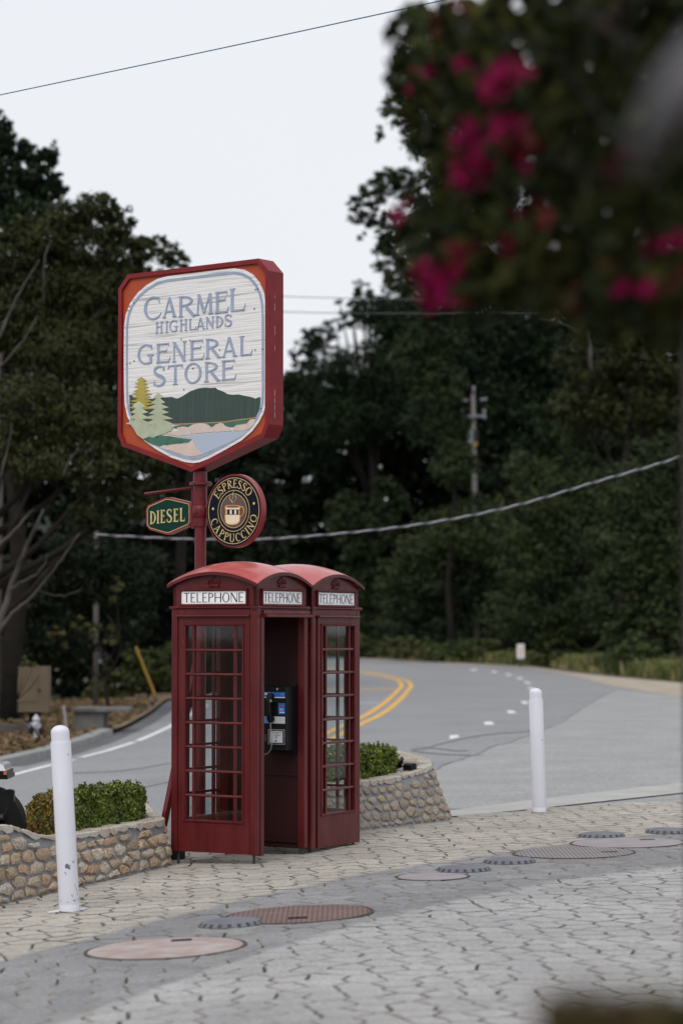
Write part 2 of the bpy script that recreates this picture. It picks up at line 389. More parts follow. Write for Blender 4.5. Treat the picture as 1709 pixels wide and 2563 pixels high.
# tan sandy strip and grass bank beyond the road
sh_in = [Gxy(*q) for q in ((900, 1649), (1077, 1658.5), (1185, 1663))] + far_edge[5:]
sh = [Gxy(*q) for q in ((900, 1647), (1077, 1656), (1185, 1660), (1326, 1667), (1434, 1682), (1550, 1694), (1640, 1702), (1709, 1708))] + [(19, 80), (30, 66), (36, 60)]
sheet('road_shoulder', sh_in + sh[::-1], -.022, M['shoulder'])
gut_t = [Gxy(*q) for q in ((1040, 2034), (1120, 2026), (1331, 1999), (1520, 1977), (1709, 1956))] + [(7, 35.0)]
gut_b = [Gxy(*q) for q in ((1040, 2049), (1131, 2040), (1320, 2023), (1401, 2014), (1550, 1998), (1709, 1981))] + [(7, 32.5)]
sheet('concrete_gutter', gut_b + gut_t[::-1], -.012, M['concrete'])

mark = thing('road_markings', 'painted road markings, double yellow centre line and white dashes on the grey bend', 'road marking', (0, 60, 0))
mark['kind'] = 'structure'
del mark['category']
def dens(line, st=.6):
    out = []
    for a, b in zip(line, line[1:]):
        n = max(1, int(math.hypot(b[0]-a[0], b[1]-a[1])/st))
        out += [(a[0]+(b[0]-a[0])*i/n, a[1]+(b[1]-a[1])*i/n) for i in range(n)]
    return out + [tuple(line[-1])]
def mstrip(name, line, width, m, z=-.024):
    line = dens(line)
    V = []; F = []
    o_ = Vector((0, 60, 0))
    n = len(line)
    for i, (x, y) in enumerate(line):
        a = Vector(line[max(i-1, 0)]); b = Vector(line[min(i+1, n-1)]); d = (b-a).normalized(); nn = Vector((d.y, -d.x))*width/2
        for s_ in (-1, 1):
            q = Vector((x, y)) + nn*s_; V.append((q.x-o_.x, q.y-o_.y, g(q.x)+z))
    for i in range(n-1): F.append((2*i, 2*i+1, 2*i+3, 2*i+2))
    link(name, mesh_np(name, V, F, m), mark)
yl = [(-1.5, 20), (-1.1, 30), (-.45, 40)] + [Gxy(*q) for q in ((900.6, 1811.8), (957, 1784.7), (1001, 1751), (1022, 1727), (1030, 1713), (1012, 1699), (946, 1684.5), (900.6, 1679), (850, 1674.5), (780, 1670))]
yl = smooth_line(yl, 8)
def offs(line, d):
    out = []
    for i, (x, y) in enumerate(line):
        a = Vector(line[max(i-1, 0)]); b = Vector(line[min(i+1, len(line)-1)]); t = (b-a).normalized(); out.append((x + t.y*d, y - t.x*d))
    return out
mstrip('yellow_line', offs(yl, -.03), .15, M['yellow_line']); mstrip('yellow_line', offs(yl, -.36), .15, M['yellow_line'])
a = G(1003, 1722.5); mstrip('yellow_line', [(-3.5, a.y+.2), (a.x-.2, a.y)], .75, M['yellow_line'])
for q in ((1136, 1841, 26), (1222, 1807, 25), (1278, 1779, 21), (1312, 1756, 17), (1328, 1721, 15), (1319, 1707, 14), (1300, 1696, 14), (1272, 1687, 14), (1236, 1680, 15), (1185, 1675, 18)):
    c_ = G(q[0], q[1]); h = q[2]*.66/ppm(c_.y); dl = min(4.0, .033*c_.y)
    V = [(c_.x-h*.9, c_.y-dl/2), (c_.x+h*.55, c_.y-dl/2*.8), (c_.x+h*.9, c_.y+dl/2), (c_.x-h*.4, c_.y+dl/2*.9)]
    link('white_dash', mesh_np('white_dash', [(x, y-60, g(x)-.024) for x, y in V], [(0, 1, 2, 3)], M['white_line']), mark)
for seg in (((30, 1936), (128, 1910.6), (185, 1897)), ((203, 1892), (270, 1875), (336, 1854)), ((345, 1851), (390, 1832), (429, 1814), (470, 1790), (520, 1762))):
    mstrip('white_line', [Gxy(*q) for q in seg], .14, M['white_line'])
mstrip('white_line', [Gxy(905, 1757), Gxy(920, 1756)], .9, M['white_line'])
# skid marks
sk = mat('tyre_rubber_mark', (.225, .228, .238), rough=.85, col2=(.268, .271, .279), nscale=1)
for q in (((1040, 1872), (1100, 1855), (1200, 1836), (1330, 1826)), ((1040, 1874), (1110, 1882), (1200, 1886)), ((1036, 1868), (1090, 1868), (1160, 1875))):
    mstrip('tyre_mark', smooth_line([Gxy(*k) for k in q], 5), .22, sk, -.019)
for q in (((200, 1995), (320, 1972), (428, 1950)), ((185, 1930), (300, 1925), (428, 1905))):
    mstrip('tyre_mark', smooth_line([Gxy(*k) for k in q], 5), .12, mat('road_seam', (.215, .217, .225), rough=.9), -.023)

# left verge: kerb + leaf litter bank
vp = verge_edge
sheet('verge', [(-8.5, 30), (-7.2, 30)] + [(x-.1, y+.15) for x, y in vp] + [(-5.0, 80), (-5.4, 95), (-8, 100), (-8.2, 80), (-7.6, 60), (-8.5, 45)], .03, M['litter'])
kb = MB()
kl = vp[:4] + [((vp[3][0]+vp[4][0])/2, (vp[3][1]+vp[4][1])/2)]
for i in range(len(kl)-1):
    (x0, y0), (x1, y1) = kl[i], kl[i+1]
    kb.box8([(x0, y0, g(x0)-.05), (x1, y1, g(x1)-.05), (x1-.3, y1+.3, g(x1)-.05), (x0-.3, y0+.3, g(x0)-.05),
             (x0-.02, y0+.02, g(x0)+.09), (x1-.02, y1+.02, g(x1)+.09), (x1-.3, y1+.3, g(x1)+.09), (x0-.3, y0+.3, g(x0)+.09)])
k_ = kb.build('kerb', M['kerb']); k_['kind'] = 'structure'
sheet('dark_road_edge', [(x+.02, y) for x, y in vp[1:]] + [(x+.42, y+.1) for x, y in vp[::-1][:-2]] + [(vp[1][0]+.35, vp[1][1]-.2)], -.0255, M['dark_asphalt'])

# ------------------------------------------------------------------ forecourt paving
up_b = [Gxy(*q) for q in ((-200, 2468), (0, 2406), (425, 2290), (654, 2242), (872, 2200), (1090, 2159), (1450, 2106), (1709, 2080), (1950, 2062))]
lo_b = [Gxy(*q) for q in ((-60, 2640), (142, 2562), (425, 2459), (610, 2393), (948, 2312), (1155, 2252), (1362, 2200), (1709, 2172), (2000, 2150))]
def yline(line, x):
    if x <= line[0][0]:
        (x0, y0), (x1, y1) = line[0], line[1]
    elif x >= line[-1][0]:
        (x0, y0), (x1, y1) = line[-2], line[-1]
    else:
        for (x0, y0), (x1, y1) in zip(line, line[1:]):
            if x0 <= x <= x1: break
    return y0 + (y1-y0)*(x-x0)/(x1-x0)
far_pave = [(-6, 17.5), (-3.6, 18.2), (-2.4, 20.5), (-1.9, 22.6), (-.6, 23.6), (.5, 24.9), Gxy(1131, 2042), Gxy(1401, 2016.5), Gxy(1709, 2003), (8, 30)]
cu = np.polyfit([p[0] for p in up_b], [p[1] for p in up_b], 3); cl_o = np.polyfit([p[0] for p in lo_b], [p[1] for p in lo_b], 3)
M['pav_o'] = paver_mat('paver_stone', 'object', cu, cl_o); M['pav_i'] = paver_mat('paver_stone_far', 'island', cu, cl_o)
def zone(x, y):
    if y > yline(up_b, x): return 'tan'
    if y > yline(lo_b, x): return 'gry'
    return 'lgt'
pave = bpy.data.objects.new('forecourt_paving', None); C.objects.link(pave); pave['kind'] = 'structure'; pave['label'] = 'interlocking paver forecourt, tan, grey and pale areas'
ORG[pave.name] = (0, 0, 0)
sheet('sand_bed', [(-6, 8)] + [(8, 8)] + [(8, 30)] + far_pave[::-1][1:], -.013, M['joint'], kind=None, parent=pave)
def clip(poly, px, py, nx, ny):   # keep side where (p-(px,py)).n <= 0
    out = []
    for i in range(len(poly)):
        a, b = poly[i], poly[(i+1) % len(poly)]
        da = (a[0]-px)*nx + (a[1]-py)*ny; db = (b[0]-px)*nx + (b[1]-py)*ny
        if da <= 0: out.append(a)
        if (da < 0 < db) or (db < 0 < da):
            t = da/(da-db); out.append((a[0]+(b[0]-a[0])*t, a[1]+(b[1]-a[1])*t))
    return out
PX_, PY2 = .215, .24; ang = radians(28); ca, sa = cos(ang), sin(ang)
rp_ = random.Random(12); sites = {}
for j in range(-60, 150):
    for i in range(-60, 130):
        lx = (i + .5*(j % 2) + rp_.uniform(-.27, .27))*PX_; ly = (j + rp_.uniform(-.27, .27))*PY2
        sites[i, j] = (lx*ca - ly*sa, 9.0 + lx*sa + ly*ca)
def wob(x, y):
    a = noise.noise_vector(Vector((x*16, y*16, 3.1)))*.016 + noise.noise_vector(Vector((x*42, y*42, 8.3)))*.006
    return x + a.x, y + a.y
cells = []
for (i, j), (x, y) in sites.items():
    if y < 8.6 or x < -5.6 or x > 7.5 or abs(x) > .155*y + 1.0 or y > yline(far_pave, x) - .08: continue
    poly = [(x-.4, y-.4), (x+.4, y-.4), (x+.4, y+.4), (x-.4, y+.4)]
    for di in (-2, -1, 0, 1, 2):
        for dj in (-2, -1, 0, 1, 2):
            q = sites.get((i+di, j+dj))
            if q is None or (di == 0 and dj == 0): continue
            poly = clip(poly, (q[0]+x)/2, (q[1]+y)/2, q[0]-x, q[1]-y)
    if len(poly) > 3: cells.append((x, y, poly))
def vis(x, y): return abs(x/y) < .1445 and (CH*FPX/y) < 990
cells.sort(key=lambda c: (0 if vis(c[0], c[1]) else 1, c[1]))
def paver_geo(cx, cy, poly):
    pts = []
    for k in range(len(poly)):
        a, b = poly[k], poly[(k+1) % len(poly)]; d = math.hypot(b[0]-a[0], b[1]-a[1]); m_ = max(1, int(d/.045))
        for q in range(m_): pts.append(wob(a[0]+(b[0]-a[0])*q/m_, a[1]+(b[1]-a[1])*q/m_))
    gp = .0060 + .007*max(0, noise.noise(Vector((cx*2, cy*2, 0))) + .2)
    def sh_(p, d_):
        dx, dy = p[0]-cx, p[1]-cy; L = math.hypot(dx, dy)+1e-6; f = max(.3, 1-d_/L); return (dx*f, dy*f)
    z = g(cx) + rp_.uniform(-.0015, .0015); tx, ty = rp_.gauss(0, .006) + (.05 if cx < 0 else .02 if cx < 3 else 0), rp_.gauss(0, .006); n = len(pts); V = []
    for d_, dz in ((gp, -.028), (gp, -.008), (gp+.007, 0)):
        for p in pts: x, y = sh_(p, d_); V.append((x, y, z + dz + x*tx + y*ty))
    F = [tuple(range(2*n, 3*n))] + [(r*n+i, r*n+(i+1) % n, (r+1)*n+(i+1) % n, (r+1)*n+i) for r in (0, 1) for i in range(n)]
    return V, F
M['pav_e'] = mat('grimy_paver_edge', (.135, .126, .114), rough=1, spec=.1, col2=(.30, .285, .265), nscale=3)
VV = []; FF = []; MI = []
for k, (x, y, poly) in enumerate(cells):
    V, F = paver_geo(x, y, poly); zn = zone(x, y)
    if k < 300:
        me = bpy.data.meshes.new('paver'); me.from_pydata(V, [], F); me.materials.append(M['pav_o']); me.materials.append(M['pav_e']); me.polygons.foreach_set('material_index', [0]+[1]*(len(F)-1)); me.update()
        o = bpy.data.objects.new('paver', me); C.objects.link(o); o.parent = pave; o.location = (x, y, 0)
    else:
        b = len(VV); VV += [(p[0]+x, p[1]+y, p[2]) for p in V]; FF += [tuple(i+b for i in f) for f in F]; MI += [0]+[1]*(len(F)-1)
me = bpy.data.meshes.new('pavers'); me.from_pydata(VV, [], FF)
me.materials.append(M['pav_i']); me.materials.append(M['pav_e']); me.polygons.foreach_set('material_index', np.array(MI, dtype=np.int32)); me.update()
o = link('pavers', me, pave); o['kind'] = 'stuff'
print('pavers', len(cells))

# ------------------------------------------------------------------ stone planters
def clip(poly, px, py, nx, ny):   # keep side where (p-(px,py)).n <= 0
    out = []
    for i in range(len(poly)):
        a, b = poly[i], poly[(i+1) % len(poly)]
        da = (a[0]-px)*nx + (a[1]-py)*ny; db = (b[0]-px)*nx + (b[1]-py)*ny
        if da <= 0: out.append(a)
        if (da < 0 < db) or (db < 0 < da):
            t = da/(da-db); out.append((a[0]+(b[0]-a[0])*t, a[1]+(b[1]-a[1])*t))
    return out
def stone_mesh_obj(parent, poly, S, out, m, name='stone', gap=.0075, lift=.030, seed=0):
    """poly in (s,v) wall space; S(s,v,n)->world"""
    r = random.Random(seed)
    cx = sum(p[0] for p in poly)/len(poly); cy = sum(p[1] for p in poly)/len(poly)
    # densify and roughen
    pts = []
    n = len(poly)
    for i in range(n):
        a, b = poly[i], poly[(i+1) % n]
        d = math.hypot(b[0]-a[0], b[1]-a[1]); k = max(1, int(d/.035))
        for q in range(k): t = (q + r.uniform(.2, .45))/k; pts.append((a[0]+(b[0]-a[0])*t, a[1]+(b[1]-a[1])*t))
    if len(pts) < 4: return
    gg = gap*r.uniform(.8, 1.7)
    def shrink(p, g_, j):
        dx, dy = p[0]-cx, p[1]-cy; L = math.hypot(dx, dy) + 1e-6; f = max(.25, 1-(g_*out)/L); return (cx+dx*f+r.uniform(-j, j)*out, cy+dy*f+r.uniform(-j, j))
    base = [shrink(p, gg, .004) for p in pts]
    mid = [(cx+(p[0]-cx)*.96+r.uniform(-.002, .002), cy+(p[1]-cy)*.96) for p in base]
    top = [(cx+(p[0]-cx)*.80+r.uniform(-.004, .004), cy+(p[1]-cy)*.72+r.uniform(-.003, .003)) for p in base]
    l = lift*r.uniform(.6, 1.25); k = len(base)
    V = [S(*p, -.012) for p in base] + [S(*p, l*r.uniform(.45, .7)) for p in mid] + [S(*p, l*r.uniform(.8, 1.1)) for p in top] + [S(cx, cy, l*r.uniform(.95, 1.2))]
    F = []
    for q in (0, 1): F += [(q*k+i, q*k+(i+1) % k, (q+1)*k+(i+1) % k, (q+1)*k+i) for i in range(k)]
    F += [(2*k+i, 2*k+(i+1) % k, 3*k) for i in range(k)]
    c0 = S(cx, cy, 0); o_ = root_org(parent)
    me = bpy.data.meshes.new(name); me.from_pydata([tuple(v-c0) for v in V], [], F); me.materials.append(m)
    me.polygons.foreach_set('use_smooth', [True]*len(F)); me.set_sharp_from_angle(angle=radians(38)); me.update()
    bm = bmesh.new(); bm.from_mesh(me); bmesh.ops.recalc_face_normals(bm, faces=bm.faces); bm.to_mesh(me); bm.free()
    ob = bpy.data.objects.new(name, me); C.objects.link(ob); ob.parent = parent; ob.location = c0 - o_
def planter(label, path, hfun, batter, cap_w, ds, dv, smat, cmat, stone_range, seed, lift=.030, soil_z=.28):
    p = [Vector((x, y)) for x, y in path]
    c0 = sum(p, Vector((0, 0)))/len(p)
    root = thing('stone_planter', label, 'planter', (c0.x, c0.y, g(c0.x)))
    cum = [0]
    for a, b in zip(p, p[1:]): cum.append(cum[-1] + (b-a).length)
    def seg(s):
        s = min(max(s, 0), cum[-1]-1e-6)
        for i in range(len(p)-1):
            if cum[i] <= s <= cum[i+1]: break
        t = (s-cum[i])/(cum[i+1]-cum[i])
        def nrm(j):
            a = p[max(j-1, 0)]; b = p[min(j+1, len(p)-1)]; d = (b-a).normalized(); return Vector((d.y, -d.x))
        n = (nrm(i)*(1-t) + nrm(i+1)*t).normalized()
        if sharp:
            d = (p[i+1]-p[i]).normalized(); n = Vector((d.y, -d.x))
        return p[i].lerp(p[i+1], t), n
    sharp = False
    def S(s, v, n_):           # v metres up the face, n_ outwards
        q, nn = seg(s); q = q - nn*(batter*v) + nn*n_
        return Vector((q.x, q.y, g(q.x) + v + n_*batter*.6 - .01))
    def T(s, c, n_):           # on the cap: c inward from the outer edge
        q, nn = seg(s); h = hfun(s); q = q - nn*(batter*h + c)
        return Vector((q.x, q.y, g(q.x) + h + n_ - .01))
    N = int(cum[-1]/.08); mb = MB(); V = []; 
    for i in range(N+1):
        s = cum[-1]*i/N; h = hfun(s)
        V += [S(s, -.03, 0), S(s, h*.5, 0), S(s, h, 0), T(s, cap_w, 0), T(s, cap_w, -h+.0)]
    F = []
    for i in range(N):
        for k in range(4): F.append((5*i+k, 5*i+5+k, 5*i+6+k, 5*i+1+k))
    F += [(0, 1, 2, 3, 4), (5*N+4, 5*N+3, 5*N+2, 5*N+1, 5*N)]
    mb.add(V, F); mb.build('mortar_wall', M['mortar'], root, smooth=True, angle=40)
    # soil
    so = [T(cum[-1]*i/40, cap_w, 0) for i in range(41)]
    so = [Vector((q.x, q.y, g(q.x)+soil_z)) for q in so]
    mb = MB(); mb.poly(so, (0, 0, -.05)); mb.build('soil', M['soil'], root)
    # stones: jittered rows, Voronoi cells
    r = random.Random(seed); s0, s1 = stone_range; pts = []
    hmax = max(hfun(s0 + (s1-s0)*k/20) for k in range(21))
    rows = int(hmax/dv)+2
    for j in range(rows):
        m_ = int((s1-s0)/ds)
        for i in range(m_+1):
            pts.append((s0 + (i + .5*(j % 2) + r.uniform(-.33, .33))*ds, (j+.42 + r.uniform(-.3, .3))*dv))
    k = 0
    for (x, y) in pts:
        h = hfun(x)
        if x < s0 or x > s1 or y > h-.045*1: continue
        poly = [(max(x-ds*1.2, s0), .02), (min(x+ds*1.2, s1), .02), (min(x+ds*1.2, s1), h-.05), (max(x-ds*1.2, s0), h-.05)]
        asp = dv/ds
        for (a, b) in pts:
            if (a, b) == (x, y): continue
            if abs(a-x) > 2.6*ds or abs(b-y) > 2.6*dv: continue
            dx, dy = (a-x)*asp, (b-y)
            # half-plane in the stretched metric
            mx_, my_ = (a+x)/2, (b+y)/2; poly = clip(poly, mx_, my_, dx*asp, dy)
            if len(poly) < 3: break
        if len(poly) < 3: continue
        A = abs(sum(poly[i][0]*poly[(i+1) % len(poly)][1] - poly[(i+1) % len(poly)][0]*poly[i][1] for i in range(len(poly))))/2
        if A < .25*ds*dv: continue
        stone_mesh_obj(root, poly, S, ds/dv*.75, smat, 'stone', seed=seed*1000+k, lift=lift); k += 1
    # cap stones: overlap the top edge and the upper face
    s = s0; 
    while s < s1:
        wdt = r.uniform(.55, 1.5)*max(ds, .12)
        e = min(s+wdt, s1); h0 = hfun((s+e)/2)
        for c0_, c1_ in ((-.022, cap_w*r.uniform(.45, .6)), (None, cap_w+.01)):
            if c0_ is None: c0_ = last+.008
            last = c1_
            nn_ = 5; top = []; 
            for q in range(nn_): top.append((s+.008+(e-s-.016)*q/(nn_-1), c0_+r.uniform(-.008, .008)))
            for q in range(nn_)[::-1]: top.append((s+.008+(e-s-.016)*q/(nn_-1), c1_+r.uniform(-.010, .004)))
            kk = len(top); t_h = r.uniform(.010, .024)
            cx = sum(q[0] for q in top)/kk; cy = sum(q[1] for q in top)/kk
            dp = r.uniform(.018, .055); V = [T(a, b, -dp*(.5+.5*sin(pi*((a-s)/(e-s)))) + r.uniform(-.008, .008)) for a, b in top] + [T(a, b, t_h*.5) for a, b in top] + [T(cx+(a-cx)*.88, cy+(b-cy)*.85, t_h*r.uniform(.85, 1.1)) for a, b in top]
            F = [tuple(range(2*kk, 3*kk))] + [(z*kk+i, z*kk+(i+1) % kk, (z+1)*kk+(i+1) % kk, (z+1)*kk+i) for z in (0, 1) for i in range(kk)]
            mb = MB(); mb.add(V, F); mb.build('cap_stone', cmat, root, smooth=True, angle=35)
        s = e
    print('stones', k)
    return root
A0 = G(0, 2266); A1 = G(425, 2167)
dirA = (Vector((A1.x, A1.y)) - Vector((A0.x, A0.y))).normalized()
A0v, A1v = Vector((A0.x, A0.y)), Vector((A1.x, A1.y))
s_ = A0v - dirA*.35
lp = [A0v + Vector((-.5, 2.6)), A0v + Vector((-.85, 1.6)), A0v + Vector((-1.0, .7)), A0v + Vector((-.8, .05)), A0v + Vector((-.5, -.28)), tuple(s_)]
NL = 14
lp = [tuple(q) for q in lp] + [tuple(A0v.lerp(A1v, i/NL)) for i in range(NL)] + [tuple(A1v - dirA*.03), (A1.x-.0, A1.y+.03), (A1.x-.035, A1.y+.25), (A1.x-.15, A1.y+.9), (A1.x-.33, A1.y+2.2)]
lpv = [Vector(q) for q in lp]; cumL = [0]
for a, b in zip(lpv, lpv[1:]): cumL.append(cumL[-1]+(b-a).length)
sA0, sA1 = cumL[6], cumL[6+NL]
def hL(s):
    t = (s-sA0)/(sA1-sA0)
    if t < 0: return .63
    pts = [(0, .60), (.12, .555), (.25, .455), (.38, .415), (.55, .405), (.8, .40), (1.0, .395), (9, .38)]
    for (a, b), (c, d) in zip(pts, pts[1:]):
        if a <= t <= c: return b + (d-b)*(t-a)/(c-a)
    return .38
planter('long stone planter wall on the left behind the chipped white bollard', lp, hL, .16, .15, .185, .098, M['stone'], M['capstone'], (cumL[4], cumL[-1]-.05), 3)
B0 = G(880, 2083); B1 = G(1119, 2055)
B0v, B1v = Vector((B0.x, B0.y)), Vector((B1.x, B1.y)); dB = (B1v-B0v).normalized(); nB = Vector((-dB.y, dB.x))
rp = [B0v - dB*1.1 + nB*1.5, B0v - dB*1.15 + nB*.6, B0v - dB*1.1 + nB*.05, B0v - dB*.95] + [B0v.lerp(B1v, i/8) for i in range(9)]
cc = B1v + nB*.95
for k in range(1, 10):
    t = k/9*pi*.95; rp.append(cc - nB*.95*cos(t) + dB*.42*sin(t))
rp.append(rp[-1] - dB*1.4)
rpv = [Vector(q) for q in rp]; cumR = [0]
for a, b in zip(rpv, rpv[1:]): cumR.append(cumR[-1]+(b-a).length)
def hR(s):
    s0, s1 = cumR[4+3], cumR[4+8+5]
    t = (s-s0)/(s1-s0); t = max(0, min(1, t)); return .455 + .23*t*t*(3-2*t)
planter('low stone planter curving round beside the right phone booth', [tuple(q) for q in rp], hR, .36, .26, .13, .086, M['stone_r'], M['capstone'], (cumR[3], cumR[-3]), 5, lift=.02)

# ------------------------------------------------------------------ foliage helpers
def leaf_cloud(centers, radii, n_each, size, aspect=1.6, seed=1, up=.25, sub=14, subr=.30, flat=1.0, hang=0):
    """leaf-shaped quads gathered in sub-clumps on the shells of ellipsoid blobs"""
    r = np.random.default_rng(seed); out = []
    for (c, R, n) in zip(centers, radii, n_each):
        R = np.asarray(R if hasattr(R, '__len__') else (R, R, R*flat), float)
        ns = max(6, int(n/sub))
        d = r.normal(size=(ns, 3)); d /= np.linalg.norm(d, axis=1)[:, None]
        rad = r.uniform(.45, 1.0, ns)**.6 * (1 + .16*np.sin(d[:, 0]*5+seed) * np.cos(d[:, 2]*4+seed*2))
        sc = d*rad[:, None]*R
        k = r.integers(0, ns, n)
        off = r.normal(size=(n, 3))*(subr*R.mean())*r.uniform(.35, .75, ns)[k][:, None]*np.array((1, 1, .62))
        p = sc[k] + off + np.asarray(c, float)
        nrm = r.normal(size=(n, 3)) + d[k]*.7; nrm[:, 2] += up*2
        nrm /= np.linalg.norm(nrm, axis=1)[:, None]
        t = r.normal(size=(n, 3)); t[:, 2] -= hang*3
        t -= nrm*(t*nrm).sum(1)[:, None]; t /= np.linalg.norm(t, axis=1)[:, None]
        b = np.cross(nrm, t); s = size*r.uniform(.55, 1.35, n)[:, None]
        q = np.stack([p - t*s*.5*aspect, p + b*s*.36 - t*s*.05, p + t*s*.5*aspect, p - b*s*.36 - t*s*.05], 1)
        out.append(q.reshape(-1, 3))
    return np.concatenate(out)
def leaf_mat(name, cols, big=None, rough=.6):
    return rand_mat(name, cols, rough=rough, mode='island', big=big, spec=.10)
M['pine'] = leaf_mat('dark_conifer_leaf', [(.011, .021, .011), (.016, .030, .013), (.024, .040, .015), (.013, .025, .012)], big=(.22, (.010, .018, .010), .8))
M['euc'] = leaf_mat('eucalyptus_leaf', [(.026, .034, .014), (.036, .043, .016), (.048, .052, .019), (.030, .040, .016), (.060, .060, .018)], big=(.25, (.016, .020, .010), .8))
M['oak'] = leaf_mat('oak_leaf', [(.028, .045, .019), (.048, .066, .024), (.038, .058, .022), (.064, .076, .028)], big=(.09, (.013, .022, .012), .9))
M['brush'] = leaf_mat('roadside_brush_leaf', [(.03, .05, .02), (.06, .085, .025), (.04, .06, .03), (.08, .09, .03)], big=(.2, (.10, .075, .03), .7))
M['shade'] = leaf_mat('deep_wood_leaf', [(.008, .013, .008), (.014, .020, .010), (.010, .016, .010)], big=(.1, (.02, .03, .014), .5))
M['bark'] = mat('dark_bark', (.022, .019, .016), rough=.95, spec=.1, col2=(.014, .012, .010), nscale=3, bump=.6)
M['pale_bark'] = mat('pale_eucalyptus_bark', (.10, .092, .085), rough=.9, spec=.1, col2=(.045, .04, .036), nscale=2.5, bump=.3, bscale=10)

def smooth_line3(pts):
    n = len(pts); out = []
    sm = smooth_line([tuple(p) for p in pts], 4); r_ = random.Random(int(pts[0].x*99))
    for q in sm: out.append(Vector(q) + Vector((r_.gauss(0, .012), 0, r_.gauss(0, .012))))
    return out
TREES_TRI = [0]
def tree(name, label, cat, D, base_px, blobs, leaf_px, m, kind='round', group=None, dens=1.0, trunk=None, limbs=(), bark='bark', seed=1, tr=None, ground_z=None, thick=.8, low_trunk=1.0):
    """blobs: (px,py,rx_px,rz_px[,dD])"""
    k = ppm(D); b = G(base_px, 1640); X = (base_px-CX)/FPX*D; gz = g(X) if ground_z is None else ground_z
    root = thing(name, label, cat, (X, D, gz), group)
    cs, rs, ns = [], [], []
    for q in blobs:
        px, py, rx, rz = q[:4]; dd = q[4] if len(q) > 4 else rnd.uniform(-.4, .4)*rx/k
        c = P(px, py, D+dd); cs.append(c); rs.append((rx/k, rx/k*thick, rz/k))
        cov = rx*rz*pi/(leaf_px*leaf_px*.38)*4.6*dens; ns.append(int(cov))
    V = leaf_cloud(cs, rs, ns, leaf_px/k, seed=seed, aspect={'round': 1.5, 'long': 2.3, 'pine': 2.6}[kind], hang=.35 if kind == 'long' else 0,
                   up=.25, sub={'round': 26, 'long': 22, 'pine': 16}[kind], subr={'round': .26, 'long': .26, 'pine': .22}[kind])
    TREES_TRI[0] += len(V)//2
    V = V - np.array((X, D, gz))
    me = quads_mesh('crown', V, [m]); o = link('crown', me, root)
    mb = MB()
    top = cs[0]
    tr = tr or .28
    hz = max(c.z for c in cs)*.8*low_trunk
    tp = [Vector((X + .25*sin(i*1.3+seed), D + .2*cos(i*1.7+seed), gz + (hz-gz)*i/6)) for i in range(7)]
    tp[0] = Vector((X, D, gz-.2))
    mb.tube(tp, [tr*(1-.12*i) for i in range(7)], 8)
    for c in (cs[:10] if low_trunk == 1 else []):
        i = min(5, max(1, int(6*(c.z-gz)/(hz-gz)*.6))); a_ = tp[i]; mid = a_.lerp(c, .5) + Vector((0, 0, -.06*(c-a_).length))
        mb.tube([a_, mid, c], [tr*.38, tr*.25, tr*.08], 6)
    mb.build('trunk', M['bark'], root, smooth=True)
    if limbs:
        for L in limbs:
            mb = MB(); pts = [P(x, y, D-dd) for x, y, dd in L[0]]
            mb.tube(smooth_line3(pts), list(np.interp(np.linspace(0, len(pts)-1, 4*(len(pts)-1)+1), range(len(pts)), [w_/k/2*.62 for w_ in L[1]])), 8); mb.build('limb', M['pale_bark'], root, smooth=True)
    return root

# hills and deep woodland behind everything
def hill(name, cx, y0, w, d, h, m, seed):
    V = []; F = []; nx, ny = 40, 14
    for j in range(ny+1):
        for i in range(nx+1):
            u, v = i/nx*2-1, j/ny
            z = h*(max(0, 1-abs(u)**2.2))*min(1, v*2.2)**.8 + noise.noise(Vector((u*4+seed, v*4, 0)))*h*.12
            V.append((cx+u*w, y0+v*d, z if v > 0 else -.5))
    for j in range(ny):
        for i in range(nx):
            a = j*(nx+1)+i; F.append((a, a+1, a+nx+2, a+nx+1))
    o = link(name, mesh_np(name, V, F, m, True)); o['kind'] = 'structure'
hill('hillside', 55, 215, 68, 90, 26, mat('hill_ground', (.012, .017, .010), rough=1, col2=(.02, .026, .014), nscale=.3), 1)
hill('far_hillside', -30, 215, 62, 80, 15, mat('far_hill_ground', (.014, .02, .012), rough=1), 5)
def woodland(name, label, D, blobs, leaf_px, m, seed):
    k = ppm(D); cs = []; rs = []; ns = []
    for (px, py, rx, rz) in blobs:
        c = P(px, py, D + rnd.uniform(-4, 6)); cs.append(c); rs.append((rx/k, rx/k, rz/k)); ns.append(int(rx*rz*pi/(leaf_px**2*.38)*5))
    V = leaf_cloud(cs, rs, ns, leaf_px/k, seed=seed, aspect=1.5, sub=24)
    TREES_TRI[0] += len(V)//2
    o = link(name, quads_mesh(name, V, [m])); tag(o, label, 'trees', kind='stuff')
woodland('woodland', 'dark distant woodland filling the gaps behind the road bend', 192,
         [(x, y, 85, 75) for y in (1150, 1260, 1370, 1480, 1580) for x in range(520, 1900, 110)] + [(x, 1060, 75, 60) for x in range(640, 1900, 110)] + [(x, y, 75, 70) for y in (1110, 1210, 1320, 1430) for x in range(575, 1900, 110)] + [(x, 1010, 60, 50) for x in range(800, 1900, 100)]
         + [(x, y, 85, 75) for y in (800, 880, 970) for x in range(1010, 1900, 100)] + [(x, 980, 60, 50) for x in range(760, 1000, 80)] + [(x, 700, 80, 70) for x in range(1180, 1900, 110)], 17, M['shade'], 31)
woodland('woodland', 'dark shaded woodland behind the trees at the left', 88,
         [(x, y, 100, 90) for y in range(800, 1700, 130) for x in range(-150, 400, 120)] + [(x, y, 70, 80) for y in range(1020, 1700, 110) for x in (430, 500, 570, 640)] + [(x, 1700, 70, 60) for x in range(-100, 450, 80)] + [(x, 740, 70, 60) for x in range(-150, 330, 90)], 17, M['shade'], 33)
